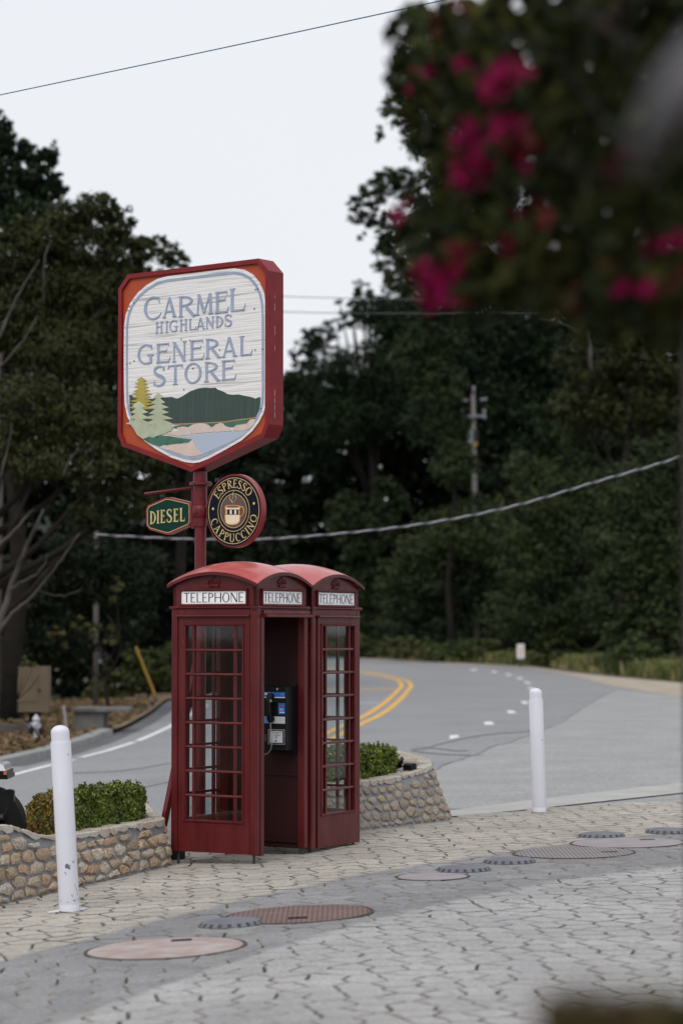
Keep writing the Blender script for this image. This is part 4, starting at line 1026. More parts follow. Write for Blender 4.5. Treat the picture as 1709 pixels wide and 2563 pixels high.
# ------------------------------------------------------------------ lettering (own drawn letterforms)
WID = dict(A=.92, C=.80, D=.88, E=.66, G=.90, H=.90, I=.28, L=.64, M=1.05, N=.92, O=.96, P=.68, R=.78, S=.60, T=.78, U=.86)
def glyph(mb, ch, X, w, thick, thin, style='serif', dz=.0004, depth=.004, mi=0):
    """X(x,y,n)->world; letter box 0..w by 0..1"""
    cnt = [0]
    serif = style in ('serif', 'nouveau')
    mid = .60 if style == 'nouveau' else .53
    def prism(p):
        n = depth + dz*cnt[0]; cnt[0] += 1; k = len(p)
        mb.add([X(x, y, n) for x, y in p] + [X(x, y, 0) for x, y in p], [tuple(range(k)), tuple(range(2*k-1, k-1, -1))] + [(i, k+i, k+(i+1) % k, (i+1) % k) for i in range(k)], mi)
    def stroke(x0, y0, x1, y1, t, t1=None):
        t1 = t if t1 is None else t1; dx, dy = x1-x0, y1-y0; L = math.hypot(dx, dy); nx, ny = -dy/L, dx/L
        if abs(dy) < 1e-6: prism([(x0, y0-t/2), (x1, y1-t1/2), (x1, y1+t1/2), (x0, y0+t/2)])
        else:
            hx, hx1 = t/2/abs(ny if abs(ny) > abs(nx) else nx), t1/2/abs(ny if abs(ny) > abs(nx) else nx)
            if abs(nx) >= abs(ny): prism([(x0-hx, y0), (x0+hx, y0), (x1+hx1, y1), (x1-hx1, y1)])
            else: prism([(x0, y0-hx), (x1, y1-hx1), (x1, y1+hx1), (x0, y0+hx)])
    def arc(cx, cy, rx, ry, a0, a1, tk=None, tn=None, n=14):
        tk = tk or thick; tn = tn or thin; po, pi_ = [], []
        for i in range(n+1):
            a = radians(a0+(a1-a0)*i/n); t = tn+(tk-tn)*abs(cos(a))
            po.append((cx+(rx)*cos(a), cy+(ry)*sin(a))); pi_.append((cx+(rx-t)*cos(a), cy+(ry-min(t, tn*1.1+.0*t))*sin(a)))
        for i in range(n):
            q = [po[i], po[i+1], pi_[i+1], pi_[i]]
            if i == 0: cnt[0] += 1; base = cnt[0]
            cnt[0] = base; prism(q)
        cnt[0] = base+1
    def sf(x, y, hw=.085):     # foot or head serif
        if not serif: return
        hw *= 1.0; s = .038; d = 1 if y < .5 else -1
        prism([(x-thick/2-hw, y), (x+thick/2+hw, y), (x+thick/2+hw*.9, y+d*s*.6), (x+thick/2, y+d*s*1.9), (x-thick/2, y+d*s*1.9), (x-thick/2-hw*.9, y+d*s*.6)] if d == 1 else
              [(x+thick/2+hw, y), (x-thick/2-hw, y), (x-thick/2-hw*.9, y+d*s*.6), (x-thick/2, y+d*s*1.9), (x+thick/2, y+d*s*1.9), (x+thick/2+hw*.9, y+d*s*.6)])
    L = thick/2 + (.07 if serif else 0); Rr = w - L
    def vbar(x, y0, y1):       # terminal bar at an arm end
        if serif: stroke(x, y0, x, y1, thin*.9, thin*.5)
    if ch == 'I': stroke(w/2, 0, w/2, 1, thick); sf(w/2, 0); sf(w/2, 1)
    elif ch == 'L':
        stroke(L, 0, L, 1, thick); stroke(L, thin/2, w, thin/2, thin); sf(L, 1)
        if serif: prism([(w-.16, 0), (w-.03, 0), (w+.05, .30), (w-.02, .16)])
    elif ch in 'E':
        stroke(L, 0, L, 1, thick); stroke(L, thin/2, w-.02, thin/2, thin); stroke(L, 1-thin/2, w-.06, 1-thin/2, thin); stroke(L, mid, w*.78, mid, thin)
        if serif:
            prism([(w-.17, 0), (w-.03, 0), (w+.04, .27), (w-.02, .15)]); prism([(w-.14, 1), (w-.05, .82), (w-.05, 1)]); prism([(w*.78, mid-.09), (w*.78+.02, mid+.10), (w*.74, mid+.01)]); sf(L-.02, 0, .04); sf(L-.02, 1, .04)
    elif ch == 'T':
        stroke(w/2, 0, w/2, 1, thick); stroke(0, 1-thin/2, w, 1-thin/2, thin); sf(w/2, 0)
        if serif: prism([(0, 1), (-.03, .80), (.12, 1-thin)]); prism([(w, 1), (w-.12, 1-thin), (w+.03, .80)])
    elif ch == 'H':
        stroke(L, 0, L, 1, thick); stroke(Rr, 0, Rr, 1, thick); stroke(L, mid-.02, Rr, mid-.02, thin)
        for x in (L, Rr): sf(x, 0); sf(x, 1)
    elif ch == 'N':
        stroke(L, 0, L, 1, thin*1.15); stroke(Rr, 0, Rr, 1, thin*1.15); stroke(Rr-.0, 0, L, 1, thick); sf(L, 0, .05); sf(Rr, 1, .05)
        if serif: prism([(L-.14, 1), (L, .93), (L+.05, 1)])
    elif ch == 'M':
        stroke(L, 0, L+.07*w, 1, thin*1.1); stroke(Rr, 0, Rr-.05*w, 1, thick); stroke(w/2, .08, L+.07*w, 1, thick); stroke(w/2, .08, Rr-.05*w, 1, thin*1.1); sf(L, 0, .05); sf(Rr, 0, .07)
    elif ch == 'A':
        stroke(L-.02, 0, w*.48, 1, thin*1.1); stroke(Rr, 0, w*.48, 1, thick); stroke(w*.24, .33 if style != 'nouveau' else .30, w*.78, .33 if style != 'nouveau' else .30, thin); sf(L-.02, 0, .04); sf(Rr, 0, .07)
    elif ch == 'O': arc(w/2, .5, w/2, .515, 0, 180); arc(w/2, .5, w/2, .515, 180, 360)
    elif ch == 'C':
        arc(w*.55, .5, w*.55, .515, 62, 300, n=20)
        if serif: prism([(w*.83, .97), (w*.9, .95), (w*.92, .66), (w*.84, .80)])
        if style == 'nouveau': prism([(w*.78, .03), (w*.9, .10), (w*1.02, .28), (w*.84, .12)])
    elif ch == 'G':
        arc(w*.53, .5, w*.53, .515, 55, 290, n=20); stroke(w*.84, .02, w*.84, .44, thick); stroke(w*.62, .44, w*1.0, .44, thin); stroke(w*.60, .02, w*.84, .02+thin*.4, thin)
        if serif: prism([(w*.83, .97), (w*.9, .95), (w*.92, .68), (w*.84, .80)])
    elif ch == 'D': stroke(L, 0, L, 1, thick); arc(L, .5, w-L, .5, -90, 90, n=18); sf(L, 0, .05); sf(L, 1, .05)
    elif ch == 'P': stroke(L, 0, L, 1, thick); arc(L, .73, w-L, .27, -90, 90); sf(L, 0); sf(L, 1, .05)
    elif ch == 'R':
        stroke(L, 0, L, 1, thick); arc(L, .74, (w-L)*.86, .26, -90, 90); stroke(w-.06, 0, L+(w-L)*.35, .49, thick*.95); sf(L, 0); sf(L, 1, .05); sf(w-.06, 0, .06)
    elif ch == 'U': stroke(L, .3, L, 1, thick); stroke(Rr, .3, Rr, 1, thin*1.1); arc(w/2, .32, w/2-L+thick/2, .335, 180, 360); sf(L, 1); sf(Rr, 1, .06)
    elif ch == 'S':
        # spine as one swelling ribbon
        pts = [(w*.88, .80), (w*.78, .93), (w*.50, .985), (w*.20, .90), (w*.13, .74), (w*.28, .60), (w*.55, .50), (w*.83, .38), (w*.90, .22), (w*.76, .07), (w*.46, .015), (w*.18, .07), (w*.08, .22)]
        sp = smooth_line(pts, 3); n = len(sp); base = cnt[0]
        e1, e2 = [], []
        for i, (x, y) in enumerate(sp):
            a_ = Vector(sp[max(0, i-1)]); b_ = Vector(sp[min(n-1, i+1)]); d = (b_-a_).normalized(); t = i/(n-1); tt = (thin+(thick*1.05-thin)*max(0, sin(pi*min(1, max(0, (t-.12)/.76))))**1.0)/2
            e1.append((x-d.y*tt, y+d.x*tt)); e2.append((x+d.y*tt, y-d.x*tt))
        for i in range(n-1): cnt[0] = base; prism([e1[i], e1[i+1], e2[i+1], e2[i]])
        if serif: cnt[0] += 1; prism([(w*.84, .72), (w*.93, .97), (w*.86, .93), (w*.80, .84)]); prism([(w*.05, .04), (w*.15, .30), (w*.12, .18), (w*.16, .10)])
def word_layout(word, width, style='serif', gap=.16):
    ws = [WID[c] for c in word]
    tot = sum(ws) + gap*(len(word)-1); k = width/tot; out = []; x = 0
    for c, w_ in zip(word, ws): out.append((c, x, w_*k)); x += (w_+gap)*k
    return out

C0 = Vector(((642-CX)/FPX*20.3, 20.3, 0))
b1, ctr1, frame1, faces1 = booth('left red telephone booth with open doorway showing a payphone inside', C0, .042, ['glazed', 'open', 'solid', 'glazed'], 0)
b2, ctr2, frame2, faces2 = booth('right red telephone booth with small glazed panes, beside the curved planter', C0 + bV*(S_B+.062), .022, ['solid', 'glazed', 'glazed', 'glazed'], .026)

# payphone on the inner wall of the left booth (wall C), facing -b
def PH(v, n, z): return C0 + aV*v + bV*(S_B-.068-n) + Vector((0, 0, z))      # v along the wall, n out of the wall
c_ = PH(.21, 0, .88)
ph = thing('payphone', 'black coin payphone with blue placards and handset inside the left booth', 'payphone', c_)
def pbox(mb, v0, v1, n0, n1, z0, z1): mb.box8([PH(v0, n0, z0), PH(v1, n0, z0), PH(v1, n1, z0), PH(v0, n1, z0), PH(v0, n0, z1), PH(v1, n0, z1), PH(v1, n1, z1), PH(v0, n1, z1)])
mb = MB(); pbox(mb, .085, .335, 0, .165, .885, 1.43); mb.build('housing', M['black'], ph)
mb = MB(); pbox(mb, .070, .350, -.004, .02, .86, 1.45); mb.build('backboard', M['black'], ph)
blue = mat('blue_placard', (.01, .16, .60), rough=.4); pale = mat('pale_card', (.62, .64, .66), rough=.5); lblue = mat('light_blue_card', (.12, .26, .55), rough=.5); wht = mat('white_print', (.75, .78, .8), rough=.5)
red_p = mat('red_print', (.5, .04, .10), rough=.5); grn_p = mat('green_print', (.05, .3, .25), rough=.5)
mb = MB(); pbox(mb, .095, .325, .165, .168, 1.345, 1.385); top_pl = mb.build('placard', blue, ph)
mb = MB(); pbox(mb, .095, .325, .165, .168, 1.335, 1.344); mb.build('placard_trim', wht, ph)
mb = MB(); pbox(mb, .235, .30, .1685, .1695, 1.360, 1.378); mb.build('print', wht, top_pl)
mb = MB(); pbox(mb, .105, .135, .1685, .1695, 1.357, 1.375); mb.build('print', lblue, top_pl)
mb = MB(); pbox(mb, .095, .160, .165, .168, 1.195, 1.290); card = mb.build('instruction_card', blue, ph)
mb = MB(); pbox(mb, .10, .155, .1685, .1693, 1.262, 1.272); mb.build('print', red_p, card)
mb = MB(); pbox(mb, .10, .150, .1685, .1693, 1.208, 1.216); pbox(mb, .11, .150, .1685, .1693, 1.235, 1.238); pbox(mb, .11, .150, .1685, .1693, 1.226, 1.229); pbox(mb, .11, .150, .1685, .1693, 1.244, 1.247); mb.build('print', wht, card)
mb = MB(); pbox(mb, .240, .325, .165, .168, 1.115, 1.175); mb.build('rate_card', lblue, ph)
mb = MB(); pbox(mb, .095, .238, .165, .168, 1.115, 1.175); mb.build('rate_card', pale, ph)
mb = MB(); pbox(mb, .092, .260, .165, .175, .935, 1.065); cbx = mb.build('coin_box', M['chrome'], ph)
mb = MB(); pbox(mb, .100, .250, .1752, .177, .942, 1.058); mb.build('coin_box_plate', M['black'], cbx)
mb = MB(); pbox(mb, .112, .238, .1772, .179, .950, 1.050); mb.build('coin_box_card', pale, cbx)
mb = MB(); pbox(mb, .125, .22, .1792, .180, 1.036, 1.041); mb.build('print', red_p, cbx)
mb = MB(); pbox(mb, .13, .20, .1792, .180, 1.012, 1.018); pbox(mb, .16, .18, .1792, .180, 1.024, 1.031); mb.build('print', grn_p, cbx)
mb = MB(); mb.lathe(PH(.178, .179, .965), [(.010, 0), (.010, .001)], 12, -bV); mb.build('print', blue, cbx)
mb = MB(); mb.lathe(PH(.175, .179, .997), [(.007, 0), (.007, .002)], 12, -bV); mb.build('lock', M['black'], cbx)
mb = MB(); pbox(mb, .275, .325, .165, .172, .955, 1.02); mb.build('coin_return', M['iron'], ph)
mb = MB(); mb.lathe(PH(.17, .165, 1.412), [(.009, 0), (.009, .006)], 12, -bV); mb.build('coin_slot', M['chrome'], ph)
mb = MB(); hs = [PH(.232, .185, 1.365), PH(.232, .205, 1.33), PH(.230, .213, 1.27), PH(.228, .213, 1.21), PH(.226, .203, 1.165), PH(.226, .185, 1.135)]
mb.tube(hs, [.027, .026, .018, .018, .027, .026], 12)
mb.lathe(PH(.232, .166, 1.345), [(.031, 0), (.034, .02), (.030, .035)], 16, -bV); mb.lathe(PH(.226, .166, 1.155), [(.029, 0), (.034, .02), (.030, .035)], 16, -bV)
hso = mb.build('handset', M['black'], ph, smooth=True, angle=50)
mb = MB(); pbox(mb, .195, .222, .166, .222, 1.300, 1.322); mb.build('hook', M['chrome'], ph)
mb = MB(); mb.tube(smooth_line([PH(.226, .19, 1.135), PH(.218, .20, 1.06), PH(.205, .205, .97), PH(.215, .20, .90), PH(.26, .19, .855), PH(.33, .17, .845), PH(.40, .14, .87)], 5), .0045, 6); mb.build('armoured_cord', mat('steel_cord', (.35, .34, .31), rough=.4, metal=.7), ph, smooth=True)

# dark block under the left corner of the booth
p = G(437, 2152); bx_ = MB(); 
def rb(mb, c, hx, hy, z0, z1, rz, jit=0):
    R = Matrix.Rotation(rz, 3, 'Z'); pts = []
    for z in (z0, z1):
        for sx, sy in ((-1, -1), (1, -1), (1, 1), (-1, 1)): pts.append(Vector(c) + R @ Vector((sx*hx*(1+rnd.uniform(-jit, jit)), sy*hy, 0)) + Vector((0, 0, z)))
    mb.box8(pts)
fb = thing('footing_block', 'dark weathered block with crumbled grey top at the left booth corner', 'block', (p.x, p.y+.05, p.z))
rb(bx_, (p.x, p.y+.06, p.z), .078, .06, 0, .105, -.2, .05); bx_.build('block', mat('dark_timber', (.015, .014, .014), rough=.9, bump=.5), fb)
bx_ = MB(); r_ = random.Random(4); N_ = 10
top = [Vector((p.x, p.y+.06, p.z)) + Matrix.Rotation(-.2, 3, 'Z') @ Vector((.078*cos(t*2*pi/N_)*1.15, .06*sin(t*2*pi/N_)*1.15, .105+.0)) for t in range(N_)]
bx_.add(top + [Vector((p.x, p.y+.06, p.z)).lerp(t, .7) + Vector((0, 0, .105*.3 + r_.uniform(.012, .03))) for t in top], [tuple(range(N_, 2*N_)), tuple(range(N_))[::-1]] + [(i, (i+1) % N_, N_+(i+1) % N_, N_+i) for i in range(N_)])
bx_.build('crumbled_top', M['kerb'], fb)

# ------------------------------------------------------------------ sign post and signs
PX, PY_ = (502-CX)/FPX*21.9, 21.9
pole = thing('sign_post', 'red steel post rising behind the booths, with flange, bracket arm and leaning brace', 'post', (PX, PY_, g(PX)))
zf = lambda y: CH + (1580-y)/FPX*PY_
mb = MB(); mb.tube([(PX, PY_, g(PX)-.05), (PX, PY_, zf(1290))], .052, 24); mb.build('pole', M['red_pole'], pole, smooth=True, angle=60)
mb = MB(); mb.lathe((PX-.004, PY_, 0), [(.062, zf(1318)), (.064, zf(1312)), (.064, zf(1200)), (.062, zf(1180))], 24); 
mb.lathe((PX-.004, PY_, 0), [(.066, zf(1297)), (.072, zf(1295)), (.072, zf(1270)), (.066, zf(1267))], 24); mb.build('sleeve', M['red_pole'], pole, smooth=True, angle=40)
mb = MB(); mb.lathe((PX, PY_, 0), [(.085, zf(1215.5)), (.103, zf(1214)), (.103, zf(1207.5)), (.085, zf(1206))], 28); mb.build('flange', M['red_pole'], pole, smooth=True, angle=40)
PHI = radians(37.7); aS = Vector((-cos(PHI), sin(PHI), 0)); bS = Vector((sin(PHI), cos(PHI), 0)); nS = -bS
pc = Vector((PX, PY_, 0))
a_ = onplane(363, 1236, pc, bS); b_ = onplane(482, 1221, pc, bS)
mb = MB(); mb.tube([a_, b_], .014, 4); mb.build('bracket_arm', M['red_pole'], pole)
mb = MB()
for yy in (1245, 1316, 1277): mb.box(PX-.012, PX+.012, PY_-.075, PY_-.06, zf(yy)-.008, zf(yy)+.008)
mb.lathe((PX-.045, PY_-.06, zf(1280)), [(.016, -.012), (.016, .012)], 10, (0, -1, 0)); mb.box(PX-.085, PX-.055, PY_-.01, PY_+.01, zf(1323), zf(1225)); mb.build('clamp', M['red_pole'], pole)
mb = MB(); t0 = P(497, 1630, 21.9); t1 = G(396, 2112); t1 = Vector((t0.x-.40, 21.9, g(t0.x-.4)-.02)); 
t1 = P(401, 2110, 21.9)
d = (t1-t0).normalized(); mb.tube([t0, t1], .034, 4); mb.build('brace', M['red_pole'], pole)

# main sign
fp = pc + nS*.105
def onS(px, py, n=0): return onplane(px, py, fp + nS*n, bS)
U0 = onS(484, 1000); sgn = thing('hanging_sign', 'large white carved store sign framed in dark red on top of the post', 'sign', (PX, PY_, zf(1182)))
def Z1(x, y): return (280 + x/3.4087, 630 + y/3.4087)          # picture notes to source pixels
def Z4(x, y): return (300 + x/4.3556, 930 + y/4.3556)
def uv(px, py):
    q = onS(px, py); return ((q-fp).dot(-aS), q.z)
def SW(u, v, n=0): return fp - aS*u + nS*n + Vector((0, 0, v))
# real outline is symmetric about the post: take the measured extents
uL, uR = uv(*Z1(55, 900))[0], uv(*Z1(1338, 900))[0]
um = (uL+uR)/2; hw = (uR-uL)/2
vT = (uv(*Z1(140, 190))[1] + uv(*Z1(1255, 60))[1])/2; vB = uv(*Z1(695, 1877))[1]
vs1 = (uv(*Z1(55, 310))[1] + uv(*Z1(1338, 165))[1])/2
vs2 = (uv(*Z1(55, 1560))[1] + uv(*Z1(1338, 1470))[1])/2; vs3 = (uv(*Z1(105, 1665))[1] + uv(*Z1(1303, 1575))[1])/2
ch1 = (uv(*Z1(140, 192))[0]-uL + uR-uv(*Z1(1255, 60))[0])/2; ch2 = .045*1.2
print('sign', um, hw, vT, vB, vs1, vs2, vs3, ch1)
out = [(-hw, vs2), (-hw+ch2, vs3), (0, vB), (hw-ch2, vs3), (hw, vs2), (hw, vs1), (hw-ch1, vT), (-hw+ch1, vT), (-hw, vs1)]
def scale_in(pts, d):
    n = len(pts); res = []
    for i in range(n):
        p0, p1, p2 = Vector(pts[i-1]), Vector(pts[i]), Vector(pts[(i+1) % n]); d1 = (p1-p0).normalized(); d2 = (p2-p1).normalized(); n1 = Vector((-d1.y, d1.x)); n2 = Vector((-d2.y, d2.x))
        bis = (n1+n2).normalized(); res.append(tuple(p1 + bis*(d/max(.3, bis.dot(n1)))))
    return res
inn = scale_in(out, .042)
TD = .205
mb = MB(); n_ = len(out)
fr = [SW(um+x, y, 0) for x, y in out]; bk = [SW(um+x, y, -TD) for x, y in out]; fi_ = [SW(um+x, y, 0) for x, y in inn]; fd = [SW(um+x, y, -.03) for x, y in inn]
mb.add(fr+bk+fi_+fd, [(i, (i+1) % n_, n_+(i+1) % n_, n_+i) for i in range(n_)] + [(i, 2*n_+i, 2*n_+(i+1) % n_, (i+1) % n_) for i in range(n_)] + [(2*n_+i, 3*n_+i, 3*n_+(i+1) % n_, 2*n_+(i+1) % n_) for i in range(n_)] + [tuple(range(n_, 2*n_))])
M['frame'] = mat('sign_frame_red', (.17, .010, .014), rough=.5, spec=.3, col2=(.22, .014, .02), nscale=6, bump=.25, bscale=14)
mb.build('frame', M['frame'], sgn)
mb = MB()
wf = mat('flaked_white', (.6, .55, .52), rough=.8)
for (vv0, vv1) in ((-.02, .02), (.12, .2), (.45, .47), (-.62, -.36), (.34, .40)):
    for q in range(4):
        a0 = (vs1+vs2)/2 + vv0 + (vv1-vv0)*q/4; pA = [SW(um+hw+.001, a0, -.082), SW(um+hw+.001, a0+(vv1-vv0)/5, -.083), SW(um+hw+.001, a0+(vv1-vv0)/5, -.087), SW(um+hw+.001, a0, -.086)]
        mb.poly(pA, -aS*-.0006 if False else Vector(-aS)*.0006)
mb.build('flaked_paint', wf, sgn)['kind'] = 'stuff'
M['orange'] = mat('sign_orange', (.42, .062, .013), rough=.55, col2=(.36, .052, .012), nscale=4, bump=.1)
mb = MB(); mb.poly([SW(um+x, y, -.024) for x, y in scale_in(out, .041)], nS*-.03); mb.build('orange_board', M['orange'], sgn)
# cream board with rounded outline, traced symmetric
wo = [(100, 640), (112, 540), (150, 440), (215, 350), (290, 285), (380, 232), (470, 208), (700, 180), (930, 152), (1040, 140), (1120, 152), (1190, 190), (1250, 260), (1290, 350), (1308, 440), (1313, 560), (1314, 900), (1314, 1180), (1310, 1290), (1290, 1370), (1250, 1450), (1190, 1530), (1100, 1610), (960, 1690), (830, 1760), (745, 1795), (690, 1803), (620, 1795), (500, 1755), (380, 1690), (280, 1620), (215, 1550), (160, 1480), (125, 1400), (105, 1300), (100, 1180), (98, 900)]
cream = [uv(*Z1(x, y)) for x, y in wo]
area = sum(cream[i][0]*cream[(i+1) % len(cream)][1]-cream[(i+1) % len(cream)][0]*cream[i][1] for i in range(len(cream)))
if area < 0: cream = cream[::-1]
def wood_panel(name, col, col2):
    m = bpy.data.materials.new(name); m.use_nodes = True; t = m.node_tree; p = t.nodes['Principled BSDF']; p.inputs['Roughness'].default_value = .6
    tc = t.nodes.new('ShaderNodeTexCoord'); mp = t.nodes.new('ShaderNodeMapping'); mp.inputs['Scale'].default_value = (1.6, 1.6, 55)
    n = t.nodes.new('ShaderNodeTexNoise'); n.inputs['Scale'].default_value = 1.0; n.inputs['Detail'].default_value = 3; n.inputs['Distortion'].default_value = .25
    t.links.new(tc.outputs['Object'], mp.inputs[0]); t.links.new(mp.outputs[0], n.inputs['Vector'])
    r = t.nodes.new('ShaderNodeValToRGB'); r.color_ramp.elements[0].position = .30; r.color_ramp.elements[1].position = .44; r.color_ramp.elements[0].color = (*col2, 1); r.color_ramp.elements[1].color = (*col, 1)
    t.links.new(n.outputs['Fac'], r.inputs[0]); t.links.new(r.outputs[0], p.inputs['Base Color'])
    b = t.nodes.new('ShaderNodeBump'); b.inputs['Strength'].default_value = .9; b.inputs['Distance'].default_value = .008; t.links.new(n.outputs['Fac'], b.inputs['Height']); t.links.new(b.outputs[0], p.inputs['Normal'])
    return m
M['cream'] = wood_panel('white_sandblasted_wood', (.80, .79, .785), (.50, .485, .48))
mb = MB(); mb.poly([SW(x, y, -.010) for x, y in cream], nS*-.013); panel = mb.build('carved_board', M['cream'], sgn)
M['lav'] = mat('lavender_blue_paint', (.29, .345, .47), rough=.6, col2=(.35, .40, .54), nscale=9, bump=.15)
ro, ri = scale_in(cream, .028), scale_in(cream, .052)
def ring(mb, A, B, na, nb_):
    k = len(A)
    mb.add([SW(x, y, na) for x, y in A] + [SW(x, y, na) for x, y in B] + [SW(x, y, nb_) for x, y in A] + [SW(x, y, nb_) for x, y in B],
           [(i, (i+1) % k, k+(i+1) % k, k+i) for i in range(k)] + [(i, 2*k+i, 2*k+(i+1) % k, (i+1) % k) for i in range(k)] + [(k+i, k+(i+1) % k, 3*k+(i+1) % k, 3*k+i) for i in range(k)])
mb = MB(); ring(mb, ro, ri, -.006, -.0098); mb.build('blue_border', M['lav'], sgn)
# letters
LET = [('C', 272, 418, 383, 578), ('A', 428, 552, 388, 559), ('R', 566, 706, 373, 551), ('M', 708, 862, 357, 534), ('E', 876, 988, 337, 522), ('L', 1002, 1130, 309, 506),
       ('H', 372, 432, 598, 694), ('I', 452, 480, 592, 688), ('G', 488, 560, 583, 680), ('H', 578, 640, 576, 673), ('L', 655, 714, 570, 665), ('A', 718, 792, 562, 660), ('N', 798, 870, 553, 652), ('D', 884, 946, 546, 643), ('S', 957, 1022, 535, 634),
       ('G', 218, 352, 790, 956), ('E', 376, 490, 780, 946), ('N', 510, 636, 765, 936), ('E', 662, 780, 752, 922), ('R', 795, 920, 738, 908), ('A', 934, 1066, 727, 896), ('L', 1086, 1190, 715, 883),
       ('S', 348, 456, 975, 1143), ('T', 478, 600, 962, 1132), ('O', 618, 762, 948, 1120), ('R', 786, 915, 935, 1106), ('E', 932, 1052, 923, 1094)]
for ch, x0, x1, yt, yb in LET:
    xc = (x0+x1)/2; u0 = uv(*Z1(x0, yb))[0]; u1 = uv(*Z1(x1, yb))[0]; v0 = uv(*Z1(xc, yb))[1]; v1 = uv(*Z1(xc, yt))[1]; h_ = v1-v0
    lm = MB(); small = yb-yt < 110
    w_ = (u1-u0)/h_
    glyph(lm, ch, lambda x, y, n, u0=u0, v0=v0, h_=h_: SW(u0+x*h_, v0+y*h_, -.0105+n), w_, .155 if not small else .15, .075, style='nouveau', dz=.00025, depth=.0075)
    lm.build('letter', M['lav'], panel)
# carved picture, in layers
def zpoly(name, pts, n, m, zz=Z4, depth=.005):
    p = [uv(*zz(x, y)) for x, y in pts]; ar = sum(p[i][0]*p[(i+1) % len(p)][1]-p[(i+1) % len(p)][0]*p[i][1] for i in range(len(p)))
    if ar < 0: p = p[::-1]
    mb = MB(); mb.poly([SW(x, y, n) for x, y in p], nS*-depth)
    o = mb.build(name, m, panel, recalc=True); return o
mg = mat('carved_dark_green', (.030, .055, .050), rough=.6, col2=(.045, .075, .062), nscale=3, stretch=(14, 14, .8))
rk = mat('carved_rock_pink', (.62, .48, .42), rough=.7, col2=(.66, .55, .50), nscale=8)
wa = mat('carved_water_blue', (.42, .49, .61), rough=.6); gd = mat('carved_gold', (.40, .32, .055), rough=.5, col2=(.46, .38, .07), nscale=6); sg = mat('carved_sage', (.42, .44, .26), rough=.7, col2=(.52, .56, .42), nscale=9)
sg2 = mat('carved_pale_sage', (.46, .50, .36), rough=.7, col2=(.38, .43, .28), nscale=12); cm = mat('carved_cream_line', (.68, .62, .50), rough=.7); g2 = mat('carved_bush_green', (.035, .12, .085), rough=.6, col2=(.06, .17, .12), nscale=12)
brn = mat('carved_ochre', (.42, .26, .12), rough=.7)
zpoly('mountain', [(101, 250), (130, 258), (160, 290), (300, 300), (440, 285), (500, 280), (560, 275), (600, 290), (625, 292), (680, 268), (760, 215), (850, 182), (930, 174), (990, 178), (1035, 173), (1060, 195), (1090, 205), (1130, 220), (1165, 244), (1230, 252), (1290, 248), (1350, 262), (1420, 275), (1475, 295), (1505, 280), (1528, 278), (1526, 340), (1515, 420), (1490, 495), (1300, 522), (1100, 550), (900, 560), (600, 572), (300, 560), (118, 540), (104, 440)], -.0065, mg, depth=.004)
zpoly('shore_line', [(540, 570), (900, 556), (1150, 542), (1300, 518), (1400, 508), (1490, 492), (1486, 500), (1400, 518), (1300, 530), (1150, 553), (900, 567), (600, 580)], -.0055, brn, depth=.0009)
zpoly('green_shore', [(560, 600), (660, 582), (900, 570), (1120, 556), (1300, 530), (1390, 520), (1480, 505), (1460, 560), (1240, 605), (960, 600), (600, 620)], -.0058, g2, depth=.0006)
zpoly('rock', [(480, 680), (560, 655), (640, 645), (620, 610), (680, 598), (735, 604), (780, 670), (790, 682), (640, 702)], -.0045, rk, depth=.002)
zpoly('rock', [(740, 608), (800, 574), (870, 562), (920, 566), (970, 585), (1000, 620), (1030, 656), (900, 668), (795, 680), (770, 650)], -.0042, rk, depth=.002)
zpoly('rock', [(1004, 610), (1040, 578), (1090, 558), (1125, 566), (1140, 590), (1200, 612), (1226, 645), (1034, 660)], -.0045, rk, depth=.002)
zpoly('rock', [(1228, 612), (1270, 582), (1320, 578), (1380, 566), (1398, 625), (1330, 645), (1230, 645)], -.0042, rk, depth=.002)
zpoly('rock', [(1384, 560), (1420, 520), (1480, 516), (1455, 580), (1400, 628)], -.004, rk, depth=.002)
zpoly('water', [(640, 716), (800, 692), (1030, 668), (1230, 655), (1400, 640), (1330, 700), (1200, 765), (1060, 830), (905, 900), (880, 895), (830, 820), (800, 745), (780, 725)], -.0052, wa, depth=.002)
zpoly('dark_bush', [(250, 735), (320, 712), (375, 722), (400, 702), (450, 696), (560, 706), (680, 728), (785, 738), (750, 770), (640, 785), (560, 792), (430, 815), (340, 790)], -.0045, g2, depth=.002)
zpoly('rock', [(425, 825), (480, 800), (530, 812), (550, 858), (500, 850)], -.0040, rk, depth=.002)
zpoly('rock', [(535, 812), (570, 795), (640, 785), (655, 810), (650, 890), (640, 892), (545, 860)], -.0037, rk, depth=.002)
zpoly('rock', [(655, 805), (690, 780), (740, 778), (750, 800), (730, 920), (650, 893)], -.0040, rk, depth=.002)
zpoly('rock', [(745, 800), (760, 760), (795, 740), (820, 810), (860, 865), (895, 902), (800, 925), (735, 922)], -.0035, rk, depth=.002)
def fir(name, cx, ytip, ybot, wid, m, n, lev, seed, lean=0):
    r = random.Random(seed); L = []; Rr = []
    for i in range(lev):
        t = (i+1)/lev; y = ytip+(ybot-ytip)*t; w1 = wid*(.25+.75*t)*r.uniform(.85, 1.1); w2 = w1*.30
        Rr += [(cx+w1, y+r.uniform(-12, 4)), (cx+w2, y+10)]; L += [(cx-w1*r.uniform(.85, 1.1), y+r.uniform(-12, 6)), (cx-w2, y+10)]
    return zpoly(name, [(cx+3, ytip)] + Rr + [(cx+4, ybot+14), (cx-4, ybot+14)] + L[::-1] + [(cx-3, ytip)], n, m, depth=.002)
fir('gold_fir_tree', 235, 60, 400, 165, gd, -.0040, 9, 2)
fir('pale_fir_edge', 418, 228, 570, 172, cm, -.0036, 6, 4); fir('pale_fir_tree', 418, 234, 566, 158, sg2, -.0028, 6, 4)
